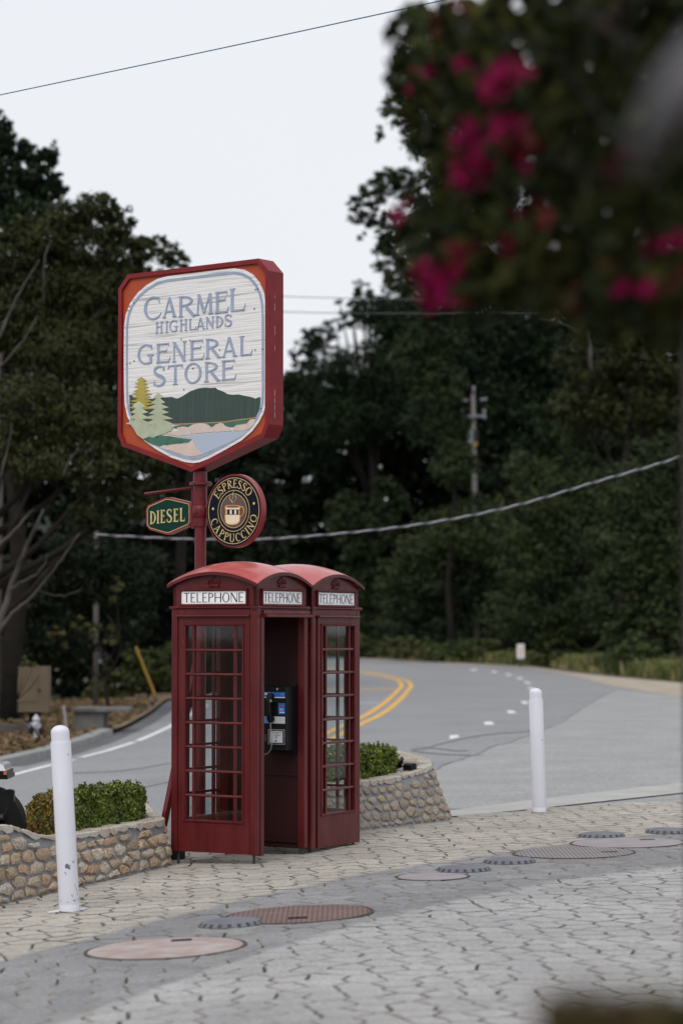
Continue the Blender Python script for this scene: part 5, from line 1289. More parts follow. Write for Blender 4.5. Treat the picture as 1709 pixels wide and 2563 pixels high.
fir('sage_fir_edge', 205, 325, 575, 168, cm, -.0032, 4, 7); fir('sage_fir_tree', 205, 334, 570, 154, sg, -.0024, 4, 7)
zpoly('sage_bush', [(116, 535), (165, 545), (205, 500), (260, 540), (320, 590), (390, 590), (430, 570), (520, 560), (590, 600), (560, 640), (480, 680), (430, 695), (390, 705), (370, 722), (320, 710), (250, 735), (190, 690), (150, 620)], -.0018, sg2, depth=.003)
# dark screws and pin holes
mb = MB()
for x, y in ((186, 437), (150, 466), (138, 502), (188, 932), (154, 952), (130, 960), (144, 1440), (1222, 322), (1243, 318), (1220, 836), (1282, 831), (1271, 1338), (612, 1175), (285, 510), (690, 995), (665, 756), (590, 745), (780, 520), (915, 836), (1212, 486)):
    u_, v_ = uv(*Z1(x, y)); mb.lathe(SW(u_, v_, -.006), [(.0065, 0), (.0065, .0025)], 8, nS)
mb.build('screw', M['black'], panel)['kind'] = 'stuff'

# small sign boards on the post
M['darkgreen'] = mat('sign_bottle_green', (.005, .036, .030), rough=.45, spec=.12); M['navy'] = mat('sign_navy', (.007, .008, .018), rough=.5, spec=.10); M['goldp'] = mat('gold_paint', (.62, .44, .14), rough=.45, col2=(.70, .58, .26), nscale=40)
def plate(name, label, pts, rim_pts, colm, thick=.045):
    pass
def onC(px, py, n=0): return onplane(px, py, pc + nS*n, bS)
def Z2(x, y): return (350 + x/4.48, 1160 + y/4.48)
def cuv(px, py): q = onC(px, py); return ((q-pc).dot(-aS), q.z)
def CW(u, v, n=0): return pc - aS*u + nS*n + Vector((0, 0, v))
hexo = [cuv(*Z2(x, y)) for x, y in ((88, 520), (92, 700), (128, 745), (310, 798), (352, 797), (560, 705), (590, 665), (590, 470), (572, 432), (350, 380), (310, 380), (110, 468))]
ds = thing('diesel_sign', 'small green hexagonal DIESEL sign clamped to the red post', 'sign', CW(*[(hexo[0][0]+hexo[7][0])/2, hexo[3][1]]))
def ccw(p):
    ar = sum(p[i][0]*p[(i+1) % len(p)][1]-p[(i+1) % len(p)][0]*p[i][1] for i in range(len(p))); return p if ar > 0 else p[::-1]
hexo = ccw(hexo)
M['rim'] = mat('sign_rim_red', (.22, .018, .025), rough=.35, spec=.5)
mb = MB(); mb.poly([CW(x, y, .02) for x, y in hexo], nS*-.05); mb.build('backing', M['rim'], ds)
def ringC(mb, A, B, n1, n0):
    k = len(A); mb.add([CW(x, y, n1) for x, y in A] + [CW(x, y, n1) for x, y in B] + [CW(x, y, n0) for x, y in A] + [CW(x, y, n0) for x, y in B],
           [(i, (i+1) % k, k+(i+1) % k, k+i) for i in range(k)] + [(i, 2*k+i, 2*k+(i+1) % k, (i+1) % k) for i in range(k)] + [(k+i, k+(i+1) % k, 3*k+(i+1) % k, 3*k+i) for i in range(k)])
i1, i2 = scale_in(hexo, .017), scale_in(hexo, .022)
mb = MB(); mb.poly([CW(x, y, .0215) for x, y in i2], nS*-.001); gpl = mb.build('green_face', M['darkgreen'], ds)
mb = MB(); ringC(mb, i1, i2, .0228, .0205); mb.build('gold_border', M['goldp'], ds)
lm = MB()
for ch, x0, x1, yt, yb in (('D', 132, 200, 536, 682), ('I', 212, 236, 528, 674), ('E', 250, 305, 522, 668), ('S', 322, 380, 515, 660), ('E', 396, 452, 508, 655), ('L', 466, 522, 500, 650)):
    xc = (x0+x1)/2; u0, u1 = cuv(*Z2(x0, yb))[0], cuv(*Z2(x1, yb))[0]; v0, v1 = cuv(*Z2(xc, yb))[1], cuv(*Z2(xc, yt))[1]; h_ = v1-v0
    glyph(lm, ch, lambda x, y, n, u0=u0, v0=v0, h_=h_: CW(u0+x*h_, v0+y*h_, .0217+n), (u1-u0)/h_, .14, .07, style='serif', dz=.0002, depth=.0016)
lm.build('lettering', M['goldp'], gpl)
ec = cuv(*Z2(1072, 532)); er = .5*(cuv(*Z2(1410, 532))[0]-cuv(*Z2(752, 532))[0]); er = (er + .5*(cuv(*Z2(1072, 135))[1]-cuv(*Z2(1072, 930))[1]))/2
ec = (ec[0]+.0, ec[1])
es = thing('coffee_sign', 'round navy ESPRESSO CAPPUCCINO sign with coffee cup, right of the post', 'sign', CW(ec[0], ec[1]-er))
print('espresso', ec, er)
def circ(r, n=64): return [(ec[0]+r*cos(2*pi*i/n), ec[1]+r*sin(2*pi*i/n)) for i in range(n)]
mb = MB(); k = 64
A, B = circ(er), circ(er*.975)
V = [CW(x, y, -.035) for x, y in A] + [CW(x, y, .015) for x, y in A] + [CW(x, y, .022) for x, y in B]
mb.add(V, [(z*k+i, z*k+(i+1) % k, (z+1)*k+(i+1) % k, (z+1)*k+i) for z in (0, 1) for i in range(k)] + [tuple(range(2*k, 3*k)), tuple(range(k))[::-1]])
mb.build('rim', M['rim'], es, smooth=True, angle=30)
mb = MB(); mb.poly([CW(x, y, .0235) for x, y in circ(er*.955)], nS*-.001); nf = mb.build('navy_face', M['navy'], es)
def gring(r0, r1, n=.0248):
    mb = MB(); ringC(mb, circ(r1), circ(r0), n, .0234); mb.build('gold_ring', M['goldp'], nf)
gring(er*.885, er*.90); gring(er*.548, er*.562); gring(er*.455, er*.468)
mb = MB(); mb.poly([CW(x, y, .0242) for x, y in circ(er*.455)], nS*-.0006); mb.build('brown_disc', mat('sign_brown', (.11, .065, .065), rough=.5), nf)
lm = MB()
def arc_word(word, rad, a_start, a_end, flip, hgt):
    ws = [WID[c] for c in word]; gap = .20; tot = sum(ws)+gap*(len(ws)-1); x = 0
    for c, w_ in zip(word, ws):
        f = (x + w_/2)/tot; an = radians(a_start + (a_end-a_start)*f); cx, cy = ec[0]+rad*cos(an), ec[1]+rad*sin(an)
        if not flip: tx, ty, nx, ny = sin(an), -cos(an), cos(an), sin(an)
        else: tx, ty, nx, ny = -sin(an), cos(an), -cos(an), -sin(an)
        wr = abs(radians(a_end-a_start))*rad/tot*w_/hgt
        glyph(lm, c, lambda X_, Y_, n, tx=tx, ty=ty, nx=nx, ny=ny, cx=cx, cy=cy, wr=wr: CW(cx+tx*(X_-wr/2)*hgt+nx*(Y_-.5)*hgt, cy+ty*(X_-wr/2)*hgt+ny*(Y_-.5)*hgt, .0237+n), wr, .13, .06, style='serif', dz=.0002, depth=.0014)
        x += w_+gap
arc_word('ESPRESSO', er*.735, 148, 36, False, er*.225); arc_word('CAPPUCCINO', er*.735, 196, 350, True, er*.225)
for an in (174, 14):
    an = radians(an); lm.lathe(CW(ec[0]+er*.735*cos(an), ec[1]+er*.735*sin(an), .0236), [(.012, 0), (.012, .0014)], 12, nS)
lm.build('lettering', M['goldp'], nf)
# cup
def cz(x, y): u_, v_ = cuv(*Z2(x, y)); return (u_, v_)
def cpoly(name, pts, n, m, d=.002): 
    p = ccw([cz(x, y) for x, y in pts]); mb = MB(); mb.poly([CW(x, y, n) for x, y in p], nS*-d); return mb.build(name, m, nf)
cupc = mat('cup_cream', (.80, .62, .40), rough=.5, col2=(.85, .74, .58), nscale=14); cupo = mat('cup_orange', (.72, .36, .09), rough=.5); cupw = mat('cup_white', (.72, .72, .72), rough=.5)
cpoly('cup', [(978, 480), (1000, 470), (1070, 466), (1130, 470), (1150, 480), (1150, 560), (1148, 620), (1140, 660), (1110, 684), (1060, 692), (1010, 686), (985, 668), (976, 620), (976, 560)], .0275, cupo)
cpoly('cup_body', [(986, 500), (1140, 500), (1142, 560), (1140, 615), (1130, 654), (1105, 674), (1060, 682), (1015, 676), (992, 655), (986, 600)], .0283, cupc, .0007)
cpoly('cup_mouth', [(990, 484), (1015, 475), (1065, 472), (1120, 475), (1140, 484), (1115, 494), (1060, 497), (1010, 493)], .0286, mat('coffee', (.18, .09, .07), rough=.4), .0003)
cpoly('band', [(978, 516), (1150, 516), (1150, 576), (978, 576)], .0289, M['black'], .0005)
for x0 in (983, 1034, 1084, 1130): cpoly('band_check', [(x0, 521), (x0+ (22 if x0 != 1130 else 15), 521), (x0+(22 if x0 != 1130 else 15), 571), (x0, 571)], .0292, cupo if x0 in (983, 1130) else cupw, .0002)
mb = MB(); mb.tube([CW(*cz(x, y), .0275) for x, y in smooth_line([(1146, 492), (1168, 488), (1186, 512), (1188, 550), (1172, 585), (1146, 604)], 5)], .0035*1.3, 8); mb.build('cup_handle', cupo, nf, smooth=True)
mb = MB()
for pts in (((1064, 448), (1056, 410), (1072, 370), (1062, 340), (1078, 308)), ((1058, 436), (1030, 398), (1034, 368)), ((1080, 438), (1104, 400), (1096, 370), (1102, 352))):
    mb.tube([CW(*cz(x, y), .0262) for x, y in smooth_line(pts, 5)], .0022, 6)
mb.build('steam', M['goldp'], nf)

# ------------------------------------------------------------------ bollards
def bollard(label, base, top_px, height, chips):
    bz = Vector(base); root = thing('bollard', label, 'bollard', bz, 'white bollards on the forecourt')
    k = ppm(bz.y); tp = P(top_px[0], top_px[1], bz.y); ax = (tp-bz).normalized(); Hh = (tp-bz).length
    mb = MB(); mb.lathe(bz, [(.071, 0), (.0715, .05), (.071, .052), (.0735, .06), (.074, Hh-.125), (.0725, Hh-.118)], 36, ax); mb.build('sleeve', M['bollard'], root, smooth=True, angle=40)
    mb = MB(); mb.lathe(bz, [(.066, Hh-.13), (.0665, Hh-.05)] + [(.0665*cos(t), Hh-.05+.05*sin(t)) for t in [radians(a) for a in (15, 30, 45, 60, 75, 88)]], 36, ax); mb.build('cap', M['bollard'], root, smooth=True, angle=50)
    mb = MB(); mb.lathe(bz + Vector((0, 0, -.004)), [(.074, 0), (.076, .008)], 30, (0, 0, 1)); mb.build('base_ring', M['iron'], root)
    if chips:
        mb = MB()
        for (px, py, w_, h_) in chips:
            q = P(px, py, bz.y-.0743); 
            t_ = (q-bz).dot(ax); c = bz+ax*t_; dx = q.x-c.x; dx = max(-.0735, min(.0735, dx)); th = math.asin(dx/.0742)
            r_ = random.Random(px*7+py); N_ = 9; pts = []
            for i in range(N_):
                aa = 2*pi*i/N_; rr = r_.uniform(.55, 1.15); uu = cos(aa)*w_/2/k*rr; vv = sin(aa)*h_/2/k*rr; t2 = th+uu/.074
                pts.append(c + ax*vv + Vector((sin(t2)*.0746, -cos(t2)*.0746, 0)))
            mb.add(pts + [sum(pts, Vector())/N_ + Vector((0, -.0004, 0))], [(i, (i+1) % N_, N_) for i in range(N_)])
        mb.build('paint_chip', M['chip'], root)['kind'] = 'stuff'
    return root
bl = G(175, 2281)
bollard('white bollard with dark paint chips standing before the left planter', bl, (150.5, 1815), 1.27,
        [(168, 2169, 13, 15), (174, 2172, 8, 7), (184, 2157, 7, 5), (164, 2184, 5, 4), (166, 2188, 3, 4), (171, 1888, 6, 4), (176, 2166, 5, 3), (152, 2257, 6, 2), (187, 2253, 14, 3), (195, 2251, 6, 3), (180, 2240, 4, 2), (191, 2225, 2, 12), (188, 2215, 1.5, 10), (170, 2258, 7, 1.5), (182, 2243, 1.5, 10), (193, 2236, 1.5, 14)])
brb = G(1349.5, 2033)
bollard('clean white bollard at the driveway edge on the right', brb, (1339, 1722), 1.3, [(1356, 1851, 3, 4)])
mb = MB(); pp_ = [G(*q) for q in ((118, 2283), (150, 2277), (196, 2273), (222, 2272), (214, 2277), (180, 2284), (146, 2284), (122, 2286))]
mb.add([q + Vector((0, 0, .003)) for q in pp_], [tuple(range(8))]); o = mb.build('paint_splash', mat('white_splash', (.6, .6, .64), rough=.8), None); o.location = (0, 0, 0)
tag(o, 'spilt white paint on the tan pavers round the chipped bollard foot', 'paint stain')

# ------------------------------------------------------------------ tank lids in the paving
def lid_mat(name, c1, c2, ns, kind=None):
    m = mat(name, c1, rough=.75, col2=c2, nscale=ns, bump=.4, bscale=50, ramp=(.38, .62)); 
    if kind == 'grid':
        t = m.node_tree; p = t.nodes['Principled BSDF']; tc = t.nodes.new('ShaderNodeTexCoord'); sp = t.nodes.new('ShaderNodeSeparateXYZ'); t.links.new(tc.outputs['Object'], sp.inputs[0])
        outs = []
        for ax in ('X', 'Y'):
            mm = t.nodes.new('ShaderNodeMath'); mm.operation = 'MULTIPLY'; mm.inputs[1].default_value = 2*pi/(.034 if ax == 'X' else .05); t.links.new(sp.outputs[ax], mm.inputs[0])
            sn = t.nodes.new('ShaderNodeMath'); sn.operation = 'SINE'; t.links.new(mm.outputs[0], sn.inputs[0]); outs.append(sn.outputs[0])
        mn = t.nodes.new('ShaderNodeMath'); mn.operation = 'MINIMUM'; t.links.new(outs[0], mn.inputs[0]); t.links.new(outs[1], mn.inputs[1])
        mr = t.nodes.new('ShaderNodeMapRange'); mr.inputs[1].default_value = -1; mr.inputs[2].default_value = -.2; mr.inputs[3].default_value = .35; mr.inputs[4].default_value = 1; t.links.new(mn.outputs[0], mr.inputs[0])
        mx = t.nodes.new('ShaderNodeMix'); mx.data_type = 'RGBA'; mx.blend_type = 'MULTIPLY'; mx.inputs[0].default_value = 1
        src = p.inputs['Base Color'].links[0].from_socket; t.links.new(src, mx.inputs[6]); t.links.new(mr.outputs[0], mx.inputs[7]); t.links.new(mx.outputs[2], p.inputs['Base Color'])
        b = t.nodes.new('ShaderNodeBump'); b.inputs['Strength'].default_value = .8; b.inputs['Distance'].default_value = .006; t.links.new(mn.outputs[0], b.inputs['Height']); t.links.new(b.outputs[0], p.inputs['Normal'])
    return m
pinkl = lid_mat('lid_pink', (.31, .225, .205), (.38, .335, .32), 5); browng = lid_mat('lid_brown_grid', (.20, .115, .10), (.24, .15, .14), 5, 'grid'); mauve = lid_mat('lid_mauve', (.25, .22, .235), (.29, .26, .27), 4); paleg = lid_mat('lid_pale_grid', (.32, .28, .275), (.26, .24, .25), 4, 'grid')
blued = lid_mat('cap_iron_blue', (.115, .118, .145), (.15, .155, .18), 12)
def tilt(o, x):
    s = .05 if x < 0 else (.02 if x < 3 else 0); o.rotation_euler = (0, -math.atan(s), 0)
def big_lid(label, px, py, r, m, slot, rot=0):
    p = G(px, py); root = thing('tank_lid', label, 'manhole cover', p, 'large round tank lids set in the paving'); 
    mb = MB(); mb.lathe(p, [(r+.022, -.02), (r+.022, .004), (r+.004, .006), (r+.004, -.004)], 64, cap=False); mb.build('ring', mat('rusty_ring', (.05, .035, .03), rough=.8, bump=.3), root)
    mb = MB(); mb.lathe(p, [(r-.003, -.02), (r-.003, .004), (r-.008, .007)], 64); mb.build('cover', m, root)
    if slot:
        q = G(*slot); mb = MB(); mb.box(q.x-.065, q.x+.065, q.y-.045, q.y+.045, p.z+.0065, p.z+.0095); mb.build('lift_slot', M['black'], root)
    tilt(root, p.x); return root
def cap_lid(label, px, py, r):
    p = G(px, py); root = thing('valve_cap', label, 'valve cap', p, 'dark valve caps set in the paving')
    mb = MB(); mb.lathe(p, [(r, -.01), (r, .006), (r*.90, .026), (r*.84, .030), (r*.5, .032), (r*.48, .030), (r*.1, .030)], 48); mb.build('cap', blued, root, smooth=True, angle=30)
    mb = MB()
    for k in range(20):
        t = 2*pi*k/20; c, s = cos(t), sin(t); tx, ty = -s, c; rr0, rr1 = r*.91, r*1.004
        pts = []
        for (rr, z) in ((rr1, .002), (rr0, .0258)):
            for w_ in (-.013, .013): pts.append(Vector((p.x+c*(rr+.002)+tx*w_, p.y+s*(rr+.002)+ty*w_, p.z+z)))
        mb.add(pts, [(0, 1, 3, 2)])
    mb.build('notch', M['iron'], root)['kind'] = 'stuff'
    tilt(root, p.x); return root
big_lid('largest pink and white worn tank lid at the lower left', 415, 2374, .485, pinkl, (455, 2356))
big_lid('brown grid-patterned tank lid below the booths', 748, 2289, .49, browng, (745, 2300))
big_lid('small pale tank lid half hidden before a dark valve cap', 1082, 2195, .27, mauve, None)
big_lid('pale tank lid with gridded right side on the grey pavers', 1435, 2135, .50, paleg, (1524, 2134))
big_lid('mauve tank lid farthest right at the edge of the frame', 1570, 2110, .49, mauve, (1618, 2103))
for lb, px, py in (('dark valve cap between the pink lid and the brown gridded lid', 578, 2314), ('dark valve cap just behind the small pale lid', 1160, 2178), ('dark valve cap alone at mid right of the grey pavers', 1274, 2158), ('dark valve cap just behind the mauve lid, left of another cap', 1504, 2093), ('dark valve cap farthest back at the right edge', 1672, 2083)):
    cap_lid(lb, px, py, .215)

# ------------------------------------------------------------------ planter spotlight
sp = thing('spotlight', 'pair of black round spotlights in the right planter end', 'spotlight', (insB(.66, .75)[0], insB(.66, .75)[1], g(.8)+.28))
c1 = P(1008, 1912, ORG[sp.name][1]+.1); c2 = P(1023, 1920, ORG[sp.name][1]-.1)
mb = MB(); mb.tube([ORG[sp.name], c1], .012, 6); mb.tube([ORG[sp.name], c2], .012, 6); mb.build('stem', M['black'], sp)
for c_, ax in ((c1, Vector((-.5, -.2, .5))), (c2, Vector((.6, -.5, -.1)))):
    ax.normalize(); mb = MB(); mb.lathe(c_-ax*.06, [(.01, 0), (.035, .01), (.045, .05), (.050, .12), (.040, .121)], 16, ax); mb.build('lamp_head', M['black'], sp, smooth=True, angle=40)

# ------------------------------------------------------------------ motorcycle at the left edge
my = 20.4
mo = thing('motorcycle', 'rear of a parked touring motorcycle with white top case at the left edge', 'motorcycle', ((-60-CX)/FPX*my, my, g(-3)))
q = lambda px, py, dy=0: P(px, py, my+dy)
M['white_gloss'] = mat('white_gloss', (.78, .80, .84), rough=.15, coat=.5)
def rounded(mb, x0, x1, y0, y1, z0, z1, r):
    pr = [(x0, z0), (x1, z0), (x1, z1-r), (x1-r*.3, z1-r*.3), (x1-r, z1), (x0+r, z1), (x0+r*.3, z1-r*.3), (x0, z1-r)]; k = len(pr)
    mb.add([(a, y0, b) for a, b in pr] + [(a, y1, b) for a, b in pr], [tuple(range(k)), tuple(range(k, 2*k))] + [(i, (i+1) % k, k+(i+1) % k, k+i) for i in range(k)])
zz = lambda py: P(0, py, my).z
xx = lambda px: P(px, 1950, my).x
mb = MB(); rounded(mb, xx(-140), xx(22), my-.2, my+.25, zz(1926), zz(1908), .05); mb.build('case_lid', M['white_gloss'], mo)
mb = MB(); rounded(mb, xx(-142), xx(24), my-.21, my+.26, zz(1938), zz(1926.5), .004); mb.build('case_shell', M['black'], mo)
mb = MB(); rounded(mb, xx(-140), xx(28), my-.2, my+.25, zz(1947), zz(1937), .004); mb.build('rack', M['black'], mo)
mb = MB(); mb.box(xx(19), xx(24.5), my-.222, my-.18, zz(1935), zz(1925)); mb.build('reflector', mat('amber_lens', (.65, .12, .02), rough=.2), mo)
mb = MB(); wc = q(-45, 2085); 
mb.lathe(wc + Vector((0, .07, 0)), [(.20, 0), (.27, .0), (.315, .03), (.325, .07), (.315, .11), (.27, .14), (.20, .14)], 40, (0, -1, 0)); mb.build('wheel', M['rubber'], mo, smooth=True, angle=40)
mb = MB(); K = 16; pts = []
for i in range(K+1):
    a_ = radians(-10 + 150*i/K); pts.append((cos(a_)*.335+wc.x+.03, sin(a_)*.335+wc.z+.06))
pts = pts + [(wc.x-.3, wc.z), (wc.x+.34, wc.z-.05)]; mb.poly([(x, my-.14, z) for x, z in pts], (0, .28, 0)); 
mb.build('mudguard', M['rubber'], mo)
mb = MB(); rounded(mb, xx(18), xx(41), my-.13, my-.05, zz(2003), zz(1974), .02); mb.build('indicator', M['black'], mo)
mb = MB(); mb.tube([q(10, 2045, -.18), q(-20, 2052, -.18), q(-80, 2060, -.18)], .03, 10); mb.tube([q(19, 2022, -.18), q(8, 2045, -.18)], .004, 6); mb.build('exhaust', M['iron'], mo)
mb = MB(); rounded(mb, xx(-420), xx(-60), my-.16, my+.16, zz(1990), zz(1950), .04); mb.build('seat', M['rubber'], mo)
mb = MB(); rounded(mb, xx(-560), xx(-300), my-.18, my+.18, zz(2010), zz(1930), .08); mb.build('fuel_tank', M['white_gloss'], mo)
mb = MB(); wc2 = q(-620, 2085); mb.lathe(wc2 + Vector((0, .06, 0)), [(.20, 0), (.27, .0), (.315, .03), (.325, .06), (.315, .09), (.27, .12), (.20, .12)], 40, (0, -1, 0)); mb.build('wheel', M['rubber'], mo, smooth=True, angle=40)
mb = MB(); mb.tube([wc2 + Vector((0, .1, 0)), q(-520, 1890)], .025, 8); mb.tube([wc, wc2 + Vector((.5, 0, .1)), q(-520, 1960)], .05, 8); mb.tube([q(-500, 1890, -.35), q(-520, 1885), q(-500, 1890, .35)], .014, 8); mb.build('frame', M['iron'], mo)

# ------------------------------------------------------------------ roadside objects on the left
hz = G(91, 1858)
hy = thing('fire_hydrant', 'silver fire hydrant on the leaf-covered verge', 'fire hydrant', (hz.x, hz.y, hz.z))
M['silver'] = mat('silver_paint', (.50, .51, .56), rough=.45, metal=.3, col2=(.34, .35, .40), nscale=9)
mb = MB(); mb.lathe(hz, [(.085, -.02), (.085, .02), (.052, .03), (.050, .25), (.062, .27), (.085, .30), (.085, .38), (.060, .41), (.075, .43), (.078, .46), (.060, .50), (.030, .53), (.018, .56)], 20); mb.build('barrel', M['silver'], hy, smooth=True, angle=40)
mb = MB(); c_ = hz + Vector((0, 0, .34)); mb.lathe(c_, [(.045, 0), (.045, .11), (.055, .11), (.055, .15)], 12, (-1, -.2, 0)); mb.build('outlet', M['silver'], hy, smooth=True, angle=40)
mb = MB(); mb.lathe(c_, [(.05, 0), (.05, .10), (.062, .10), (.062, .13)], 12, (.5, -1, 0)); mb.build('outlet', M['silver'], hy, smooth=True, angle=40)
cd = 51.0; cb0 = P(47, 1668, cd); cb1 = P(122, 1782, cd)
cbn = thing('utility_cabinet', 'tan metal utility cabinet behind the hydrant', 'cabinet', ((cb0.x+cb1.x)/2, cd, g(cb0.x)+.03))
M['tanp'] = mat('tan_enamel', (.125, .092, .055), rough=.7, col2=(.10, .075, .046), nscale=3)
mb = MB(); mb.box(cb0.x, cb1.x, cd, cd+.4, cb1.z, cb0.z); mb.build('body', M['tanp'], cbn)
mb = MB(); mb.box(P(57, 0, cd).x, P(106, 0, cd).x, cd-.015, cd-.002, P(0, 1757, cd).z, P(0, 1698, cd).z); dr = mb.build('door', M['tanp'], cbn)
mb = MB(); c_ = P(99, 1727, cd-.016); mb.lathe(c_, [(.03, 0), (.025, .03)], 10, (0, -1, 0)); mb.build('lock', M['iron'], dr)
mb = MB(); mb.box(cb0.x+.20, cb1.x-.20, cd+.2, cd+.3, g(cb0.x)-.1, cb1.z); mb.build('pedestal', M['bark'], cbn)
wp = G(240, 1772)
wpo = thing('wooden_pole', 'grey wooden utility pole among the trees on the left', 'utility pole', wp)
M['greywood'] = mat('grey_wood', (.13, .118, .112), rough=.9, col2=(.085, .076, .072), nscale=4, stretch=(6, 6, .6), bump=.3)
tp = P(237, 1330, wp.y); mb = MB(); mb.tube([wp, (wp.x, wp.y, tp.z)], [.085, .07], 12); mb.build('shaft', M['greywood'], wpo, smooth=True)
mb = MB(); mb.box(wp.x-.10, wp.x+.06, wp.y-.12, wp.y-.06, P(0, 1500, wp.y).z, P(0, 1450, wp.y).z); mb.build('bracket', M['iron'], wpo)
gb = P(389, 1741, 72); gt = P(340, 1618, 72)
gg_ = thing('guy_guard', 'yellow plastic guy wire guard leaning at the roadside', 'guy guard', (gb.x, gb.y, g(gb.x)))
mb = MB(); mb.tube([gb, gt], .038, 8); mb.build('guard', mat('yellow_plastic', (.34, .20, .02), rough=.6), gg_)
mb = MB(); mb.tube([(gb.x, gb.y, g(gb.x)), gb], .02, 6); mb.tube([gt, P(318, 1560, 72)], .012, 6); mb.build('cable', M['iron'], gg_)
M['slab'] = mat('slab_concrete', (.15, .148, .14), rough=.95, col2=(.09, .088, .082), nscale=3)
sw = thing('concrete_slab', 'low concrete vault slab at the base of the wooden pole', 'slab', (P(258, 1790, 52).x, 52, g(-5)))
mb = MB(); z0_, z1_ = g(-5.5)-.05, P(0, 1775, 52).z; mb.box(P(196, 0, 52).x, P(268, 0, 52).x, 52, 53.2, z0_, z1_-.05); mb.build('base', M['slab'], sw)
mb = MB(); mb.box(P(192, 0, 52).x, P(328, 0, 52).x, 51.9, 53.3, z1_-.049, z1_+.02); mb.build('slab_top', M['slab'], sw)
st = G(168, 1838); mb = MB(); mb.tube([st, P(160, 1766, st.y)], .03, 6); o = mb.build('marker_stake', mat('stake_grey', (.4, .4, .42), rough=.6), None, org=st); tag(o, 'thin pale stake leaning behind the chipped bollard top', 'stake')
lw = G(30, 1822); lw_o = MB(); lw_o.box(P(-120, 0, 53).x, P(118, 0, 53).x, 53, 53.25, g(-6)-.1, P(0, 1813, 53).z); o = lw_o.build('low_wall', mat('dark_kerb', (.10, .09, .085), rough=.9, col2=(.06, .055, .05), nscale=3), None, org=(P(0, 0, 53).x, 53, g(-6))); tag(o, 'low grey wall edging behind the hydrant', 'low wall')

# marker post on the far verge
mp = thing('marker_post', 'white reflective marker on a dark post at the far bend', 'road marker', (P(1296, 1650, 127).x, 127, -.03))
mb = MB(); mb.box(P(1287, 0, 127).x, P(1305, 0, 127).x, 126.9, 126.94, P(0, 1648, 127).z, P(0, 1612, 127).z); pl_ = mb.build('plate', mat('marker_white', (.72, .72, .73), rough=.5), mp)
mb = MB()
for y0 in (1618, 1627, 1636): mb.box(P(1293, 0, 127).x, P(1299, 0, 127).x, 126.88, 126.895, P(0, y0+6, 127).z, P(0, y0, 127).z)
mb.build('reflector', mat('marker_amber', (.6, .3, .12), rough=.4), pl_)
mb = MB(); mb.box(P(1294, 0, 127).x, P(1298, 0, 127).x, 126.95, 127.05, -.1, P(0, 1640, 127).z); mb.build('post', M['iron'], mp)

# utility pole with insulators, right
ud = 158.0; px_ = 1186
up_ = thing('insulator_pole', 'tall grey utility pole with insulators rising out of the oaks', 'utility pole', (P(px_, 0, ud).x, ud, 0))
M['poleg'] = mat('weathered_pole', (.30, .275, .27), rough=.9, col2=(.24, .215, .21), nscale=2)
xz = lambda px, py, dy=0: P(px, py, ud+dy)
mb = MB(); mb.tube([(P(1189, 0, ud).x, ud, -.2), xz(1187, 1200), xz(1183.5, 986)], [.17, .155, .12], 12); mb.build('shaft', M['poleg'], up_, smooth=True)
M['porc'] = mat('insulator_grey', (.38, .38, .44), rough=.4)
for a0, a1, r0 in (((1151, 1001), (1171, 1003), .095), ((1201, 1002), (1218, 998), .095), ((1185, 984), (1185, 966), .085), ((1157, 1046), (1157, 1026), .08), ((1212, 1042), (1211, 1024), .08)):
    mb = MB(); mb.tube([xz(*a0, -.1), xz(*a1, -.1)], [r0, r0*.9], 8); mb.build('insulator', M['porc'], up_, smooth=True)
mb = MB(); mb.tube([xz(1155, 1042, -.2), xz(1214, 1042, -.2)], .085, 6); mb.build('crossarm', M['porc'], up_)
mb = MB(); mb.tube([xz(1155, 1048, -.2), xz(1155, 1040, -.2)], .1, 6); mb.build('arm_cap', M['porc'], up_); mb = MB(); mb.tube([xz(1212, 1048, -.2), xz(1212, 1040, -.2)], .1, 6); mb.build('arm_cap', M['porc'], up_)
mb = MB(); c0_, c1_ = xz(1171, 1108, -.25), xz(1183, 1076, -.25); mb.box(c0_.x, c1_.x, ud-.35, ud-.1, c0_.z, c1_.z); mb.build('switch_box', mat('pale_box', (.36, .42, .45), rough=.5), up_)
mb = MB(); c0_, c1_ = xz(1185, 1105, -.25), xz(1196, 1076, -.25); mb.box(c0_.x, c1_.x, ud-.33, ud-.1, c0_.z, c1_.z); mb.build('switch_box', M['iron'], up_)
mb = MB(); c0_, c1_ = xz(1184, 1116, -.25), xz(1194, 1106, -.25); mb.box(c0_.x, c1_.x, ud-.32, ud-.15, c0_.z, c1_.z); mb.build('yellow_tag', mat('yellow_tag', (.55, .36, .08), rough=.5), up_)
# left pole top
lp_ = thing('utility_pole', 'grey utility pole top at the far left among eucalyptus leaves', 'utility pole', (P(6, 0, 64).x, 64, g(-7)))
mb = MB(); mb.tube([(P(6, 0, 64).x, 64, g(-7)), P(8, 682, 64)], [.09, .065], 10); mb.build('shaft', M['greywood'], lp_, smooth=True)

